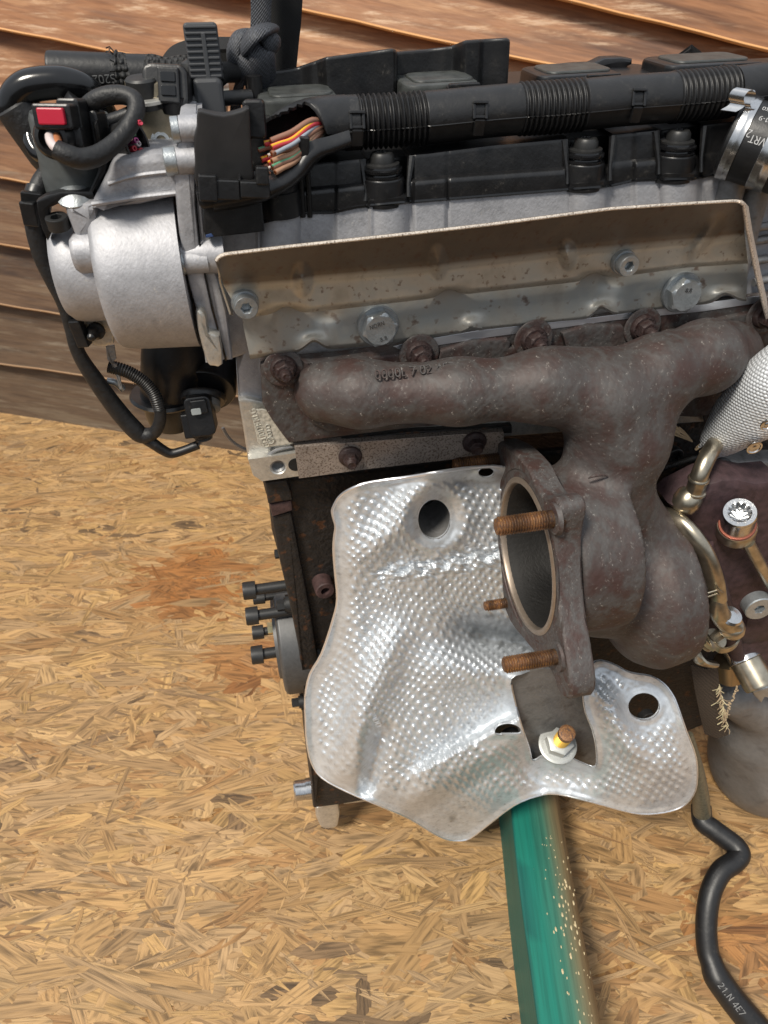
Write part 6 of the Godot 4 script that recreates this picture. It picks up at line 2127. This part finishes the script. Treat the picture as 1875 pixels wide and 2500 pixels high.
	capsule(E(1872, 1842, -0.004), E(2040, 1830, -0.004), 0.0560, 0.0560)
	ring(E(1880, 1850, 0.012), Vector3(0.97, 0.1, 0.2), 0.042, 0.020, true)
	ring(E(1925, 1850, 0.010), Vector3(0.97, 0.1, 0.2), 0.0635, 0.0030, true)
	capsule(E(1790, 1690, 0.012), E(1890, 1730, 0.01), 0.024, 0.036)
	var lo := Vector3(1, 1, 1); var hi := -lo
	for q in prims:
		lo = lo.min(q[5] - Vector3.ONE * (q[6] + 0.006)); hi = hi.max(q[5] + Vector3.ONE * (q[6] + 0.006))
	var tb := part("compressor_housing", surface_nets(lo, hi, 0.0034, 0.022, []), K.turbo, engine, "large rounded dark grey compressor housing", 180)
	m = M.new()
	lathe(m, E(1876, 2010, 0.034), Vector3(0.1, -1, 0.15), [[-0.02, 0.018], [0.008, 0.0185], [0.011, 0.0165], [0.020, 0.016], [0.023, 0.012]], 32)
	part("outlet_nub", m, mat(lin(0.06, 0.05, 0.045), 0.6), tb)
	# woven brown strip and straw-like frays
	m = M.new()
	rows = [[], []]
	for q in route([[1718, 1622, 0.052], [1726, 1680, 0.056], [1738, 1740, 0.058], [1748, 1790, 0.054]], 5):
		rows[0].append(q + Vector3(-0.0105, 0.001, -0.002)); rows[1].append(q + Vector3(0.0105, -0.001, 0.002))
	var mid_r := []
	for k in rows[0].size(): mid_r.append(rows[0][k].lerp(rows[1][k], 0.5) + Vector3(-0.001, 0.0, 0.004))
	sheet(m, [rows[0], mid_r, rows[1]], 0.0014)
	var fs := part("woven_strip", m, K.fabric, engine, "brown woven heat strip with pale frayed threads at its edge", 60)
	for k in 70:
		m = M.new()
		var t := rng.randf()
		var o := E(lerpf(1756, 1775, t), lerpf(1670, 1775, t), 0.066)
		var e := o + Vector3(rng.randfn(0, 0.0032), -rng.randf_range(0.002, 0.010), rng.randfn(0.001, 0.0015))
		tube(m, [o, o.lerp(e, 0.5) + Vector3(rng.randfn(0, 0.0008), 0, 0.0008), e], rng.randf_range(0.0002, 0.0005), 4)
		part("frayed_thread", m, K.fibre if k % 2 else colour(0.52, 0.45, 0.28), fs)
	for k in 26:
		m = M.new()
		var t := k / 26.0
		var o := E(lerpf(1800, 1766, t) + rng.randfn(0, 2), lerpf(1675, 1760, t), 0.068)
		turned(m, o, Vector3(rng.randfn(), rng.randfn(), 1), [[0, 0.0006], [0.0006, 0.0011], [0.0012, 0.0005]], 7)
		part("crumb", m, K.fibre, fs)
	# brass ended sleeve and black hose
	m = M.new()
	var br := route([[1684, 1792, 0.066], [1692, 1830, 0.070], [1702, 1880, 0.074], [1710, 1940, 0.076], [1714, 1996, 0.078]], 6)
	tube(m, br, [0.0028, 0.0042, 0.0060, 0.0078, 0.0088], 22)
	var hz := part("coolant_hose", m, mat(lin(0.16, 0.145, 0.10), 0.35, 0.2, K.plastic.albedo_texture, 40.0), engine, "black rubber hose with a beige sleeve, bending down onto the board", 60)
	m = M.new()
	turned(m, E(1714, 1992, 0.078), Vector3(0.14, -1, 0.05), [[-0.001, 0.0086], [0, 0.0094], [0.001, 0.0094], [0.0018, 0.0084]], 28)
	part("sleeve_ring", m, K.gold, hz)
	m = M.new()
	var d0 := depth_of(E(1714, 1996, 0.078))
	var hp := []
	var hr := []
	var run := [[1712, 1965, 23], [1716, 2004, 25], [1740, 2024, 25], [1770, 2046, 25], [1796, 2066, 25], [1806, 2086, 25], [1790, 2106, 25], [1762, 2126, 25], [1742, 2160, 25], [1730, 2200, 25], [1724, 2260, 25], [1728, 2320, 26], [1738, 2352, 27], [1750, 2384, 32], [1774, 2420, 32], [1808, 2464, 33], [1856, 2520, 34], [1910, 2580, 35]]
	for k in run.size():
		var dd := lerpf(d0, d0 - 0.075, float(k) / run.size())
		hp.append(WE(run[k][0], run[k][1], dd))
		hr.append(run[k][2] * dd / FOCAL)
	tube(m, spline(hp, 7), hr, 26)
	part("hose", m, K.rubber, hz, "", 60)
	text("hose_print", "21.N 4E7", 0.0075, frame(eng_inv.basis * (cam_basis * Vector3(-0.25, 0.15, 0.95)), eng_inv.basis * (cam_basis * Vector3(0.75, 0.62, 0.1)), WE(1786, 2440, (d0 - 0.0606) * (1.0 - 33.5 / FOCAL) - 0.0002)), K.print_dim, hz, 0.0002)
	# pipe stub with clamps at the top
	m = M.new()
	var sa := Vector3(0.74, -0.20, 0.62).normalized()
	var s0 := E(1778, 332, -0.004)
	turned(m, s0, sa, [[0, 0.0165], [0.001, 0.0195], [0.004, 0.0205], [0.034, 0.0205], [0.036, 0.019]], 56)
	var hh := part("intake_hose", m, K.rubber, engine, "short black hose printed with white characters, held by two silver clamps")
	for q in [[0.003, 0.006], [0.020, 0.009]]:
		m = M.new()
		turned(m, s0 + sa * q[0], sa, [[0, 0.0206], [0.0, 0.0212], [0.0004, 0.0214], [q[1] * 0.3, 0.0213], [q[1] * 0.4, 0.0216], [q[1] * 0.6, 0.0216], [q[1] * 0.7, 0.0213], [q[1], 0.0214], [q[1] + 0.0004, 0.0206]], 56)
		part("hose_clamp", m, K.chrome, hh)
	m = M.new()
	var ec := E(1818, 248, 0.010)
	rows = [[], []]
	for q in [[-0.0075, -0.0022], [-0.0035, -0.0002], [-0.0018, 0.0020], [-0.0034, 0.0042], [-0.0040, 0.0066], [-0.0026, 0.0090], [0.0002, 0.0098], [0.0030, 0.0088], [0.0042, 0.0064], [0.0034, 0.0040], [0.0018, 0.0018], [0.0036, -0.0004], [0.0072, -0.0016]]:
		var e := ec + Vector3(q[0], q[1] - 0.003, 0) * 0.8
		rows[0].append(e + sa * 0.004 * Vector3(0.2, 0.2, 1)); rows[1].append(e - Vector3(0.006, -0.0006, 0.001))
	sheet(m, [spline(rows[0], 3), spline(rows[1], 3)], 0.0006)
	part("clamp_ear", m, K.chrome, hh, "", 60)
	m = M.new()
	turned(m, s0 + sa * 0.031, sa, [[0, 0.0180], [0.002, 0.0200], [0.005, 0.0206], [0.010, 0.0200], [0.013, 0.0186], [0.016, 0.0196], [0.020, 0.0210], [0.045, 0.0215]], 56)
	part("metal_pipe", m, mat(Color(0.74, 0.69, 0.62), 0.3, 0.9), hh)
	var side := Vector3(-0.30, 0.10, 0.95)
	for l in [["VRT", 0.0050, 0.0160, 0.12, 0.0050], ["2", 0.0050, 0.0105, 0.20, 0.0045], ["01-9", 0.0034, 0.0150, 0.62, 0.0040], ["TBC 1K0", 0.0034, 0.0170, 1.0, 0.004]]:
		var n := (Vector3(0, sin(l[3]), cos(l[3])) - sa * sa.dot(Vector3(0, sin(l[3]), cos(l[3])))).normalized()
		var o: Vector3 = s0 + sa * l[2] + n * 0.0205
		text("hose_print", l[0], l[1], frame(n, -sa, o) * Transform3D(Basis(Vector3.BACK, PI / 2), Vector3.ZERO), K.print, hh, 0.0003)

# ------------------------------------------------------------------ lifting straps
func straps() -> void:
	# straps are things of their own: they hang from above and hold the engine
	var o := thing("lifting_strap", "blue-grey woven lifting strap knotted at the rear corner of the engine", "strap", eng)
	var m := M.new()
	var z := -0.07
	var rows := [[], [], []]
	for q in [[600, -160, 690, -160], [608, -60, 684, -60], [615, 0, 660, 0], [616, 30, 658, 30], [615, 68, 656, 66]]:
		rows[0].append(E(q[0], q[1], z)); rows[1].append(E((q[0] + q[2]) / 2.0, q[1], z + 0.003)); rows[2].append(E(q[2], q[3], z))
	sheet(m, [spline(rows[0], 5), spline(rows[1], 5), spline(rows[2], 5)], 0.0015)
	part("upper_web", m, K.webbing, o, "", 70)
	# the knot: flat webbing passed over itself
	var loops := [
		[[[655, 70, -0.066], [640, 74, -0.055], [618, 88, -0.052], [602, 108, -0.056], [594, 118, -0.064]], 0.0062, 0.45],
		[[[648, 84, -0.062], [662, 100, -0.058], [664, 118, -0.060], [650, 128, -0.066]], 0.0060, 0.5],
		[[[606, 84, -0.066], [585, 90, -0.062], [572, 118, -0.060], [572, 150, -0.060], [586, 172, -0.064], [602, 172, -0.070]], 0.0050, 0.6],
		[[[594, 84, -0.064], [600, 110, -0.058], [598, 140, -0.060], [590, 158, -0.066]], 0.0045, 0.55],
		[[[602, 116, -0.064], [604, 140, -0.057], [606, 170, -0.056], [600, 200, -0.060]], 0.0056, 0.5],
		[[[620, 112, -0.060], [632, 136, -0.054], [636, 172, -0.056], [634, 210, -0.062]], 0.0058, 0.5],
		[[[640, 116, -0.060], [652, 136, -0.056], [655, 172, -0.060], [654, 210, -0.066]], 0.0048, 0.55],
	]
	for l in loops:
		m = M.new()
		var p := route(l[0], 7)
		tube(m, p, l[1], 18, true, l[2])
		part("knot_turn", m, K.webbing, o, "", 70)
	m = M.new()
	sheet(m, [[E(592, 172, -0.058), E(578, 196, -0.060), E(566, 235, -0.064), E(562, 275, -0.068)], [E(606, 178, -0.056), E(596, 210, -0.058), E(590, 240, -0.062), E(588, 272, -0.066)]], 0.0015)
	part("loose_end", m, K.webbing, o, "", 70)
	# wide dark strap beside it
	var d := thing("wide_strap", "wide nearly black lifting strap hanging behind the knot", "strap", eng)
	m = M.new()
	var a := [[], [], []]
	for q in [[640, -200, 752, -200], [650, -80, 742, -80], [655, 0, 736, 0], [660, 60, 732, 60], [662, 110, 726, 110], [662, 260, 712, 260]]:
		a[0].append(E(q[0], q[1], -0.085)); a[1].append(E((q[0] + q[2]) / 2.0, q[1], -0.081)); a[2].append(E(q[2], q[3], -0.083))
	sheet(m, [spline(a[0], 5), spline(a[1], 5), spline(a[2], 5)], 0.002)
	part("web", m, K.webbing_dark, d, "", 70)
	# drooping loop towards the cable clip
	var lp := thing("strap_loop", "black strap bent in a low loop beside the ribbed cable clip", "strap", eng)
	m = M.new()
	var lo := [[], []]
	for q in [[384, 172, -0.075], [396, 140, -0.078], [420, 112, -0.08], [462, 96, -0.08], [520, 90, -0.08], [575, 90, -0.078]]:
		lo[0].append(E(q[0], q[1], q[2])); lo[1].append(E(q[0] + 16, q[1] + 30, q[2] + 0.012))
	sheet(m, [spline(lo[0], 6), spline(lo[1], 6)], 0.002)
	part("web", m, K.webbing_dark, lp, "", 70)
	m = M.new()
	eplate(m, [[455, 130], [575, 88], [585, 190], [470, 190]], -0.088, 0.004, 0.001)
	part("rear_web", m, K.webbing_dark, lp)  # flat panel of the same dark webbing behind the loop
	m = M.new()
	tube(m, route([[528, 190, -0.055], [545, 178, -0.057], [575, 176, -0.06]], 5), 0.007, 18, true, 0.7)
	part("tucked_end", m, K.webbing_dark, lp)
	var fl := thing("folded_strap", "black strap folded to a point behind the valve cover", "strap", eng)
	m = M.new()
	sheet(m, [[E(1620, 175, -0.10), E(1630, 156, -0.10), E(1678, 122, -0.10)], [E(1760, 190, -0.10), E(1756, 160, -0.10), E(1684, 121, -0.098)]], 0.003)
	part("web", m, K.webbing_dark, fl)
	m = M.new()
	sheet(m, [[E(1622, 178, -0.096), E(1630, 154, -0.096), E(1676, 124, -0.096)], [E(1676, 180, -0.094), E(1686, 150, -0.094), E(1682, 122, -0.094)]], 0.003)
	part("web_fold", m, K.webbing_dark, fl)

func _ready() -> void:
	set_view()
	floor_board()
	wall()
	timber()
	engine = thing("car_engine", "used car engine with rusty exhaust manifold and dimpled silver heat shield on a green timber", "engine", eng)
	materials()
	head_and_cover()
	upper_shield()
	manifold()
	lower_shield()
	timing_end()
	timing_wiring()
	harness()
	turbo_side()
	straps()
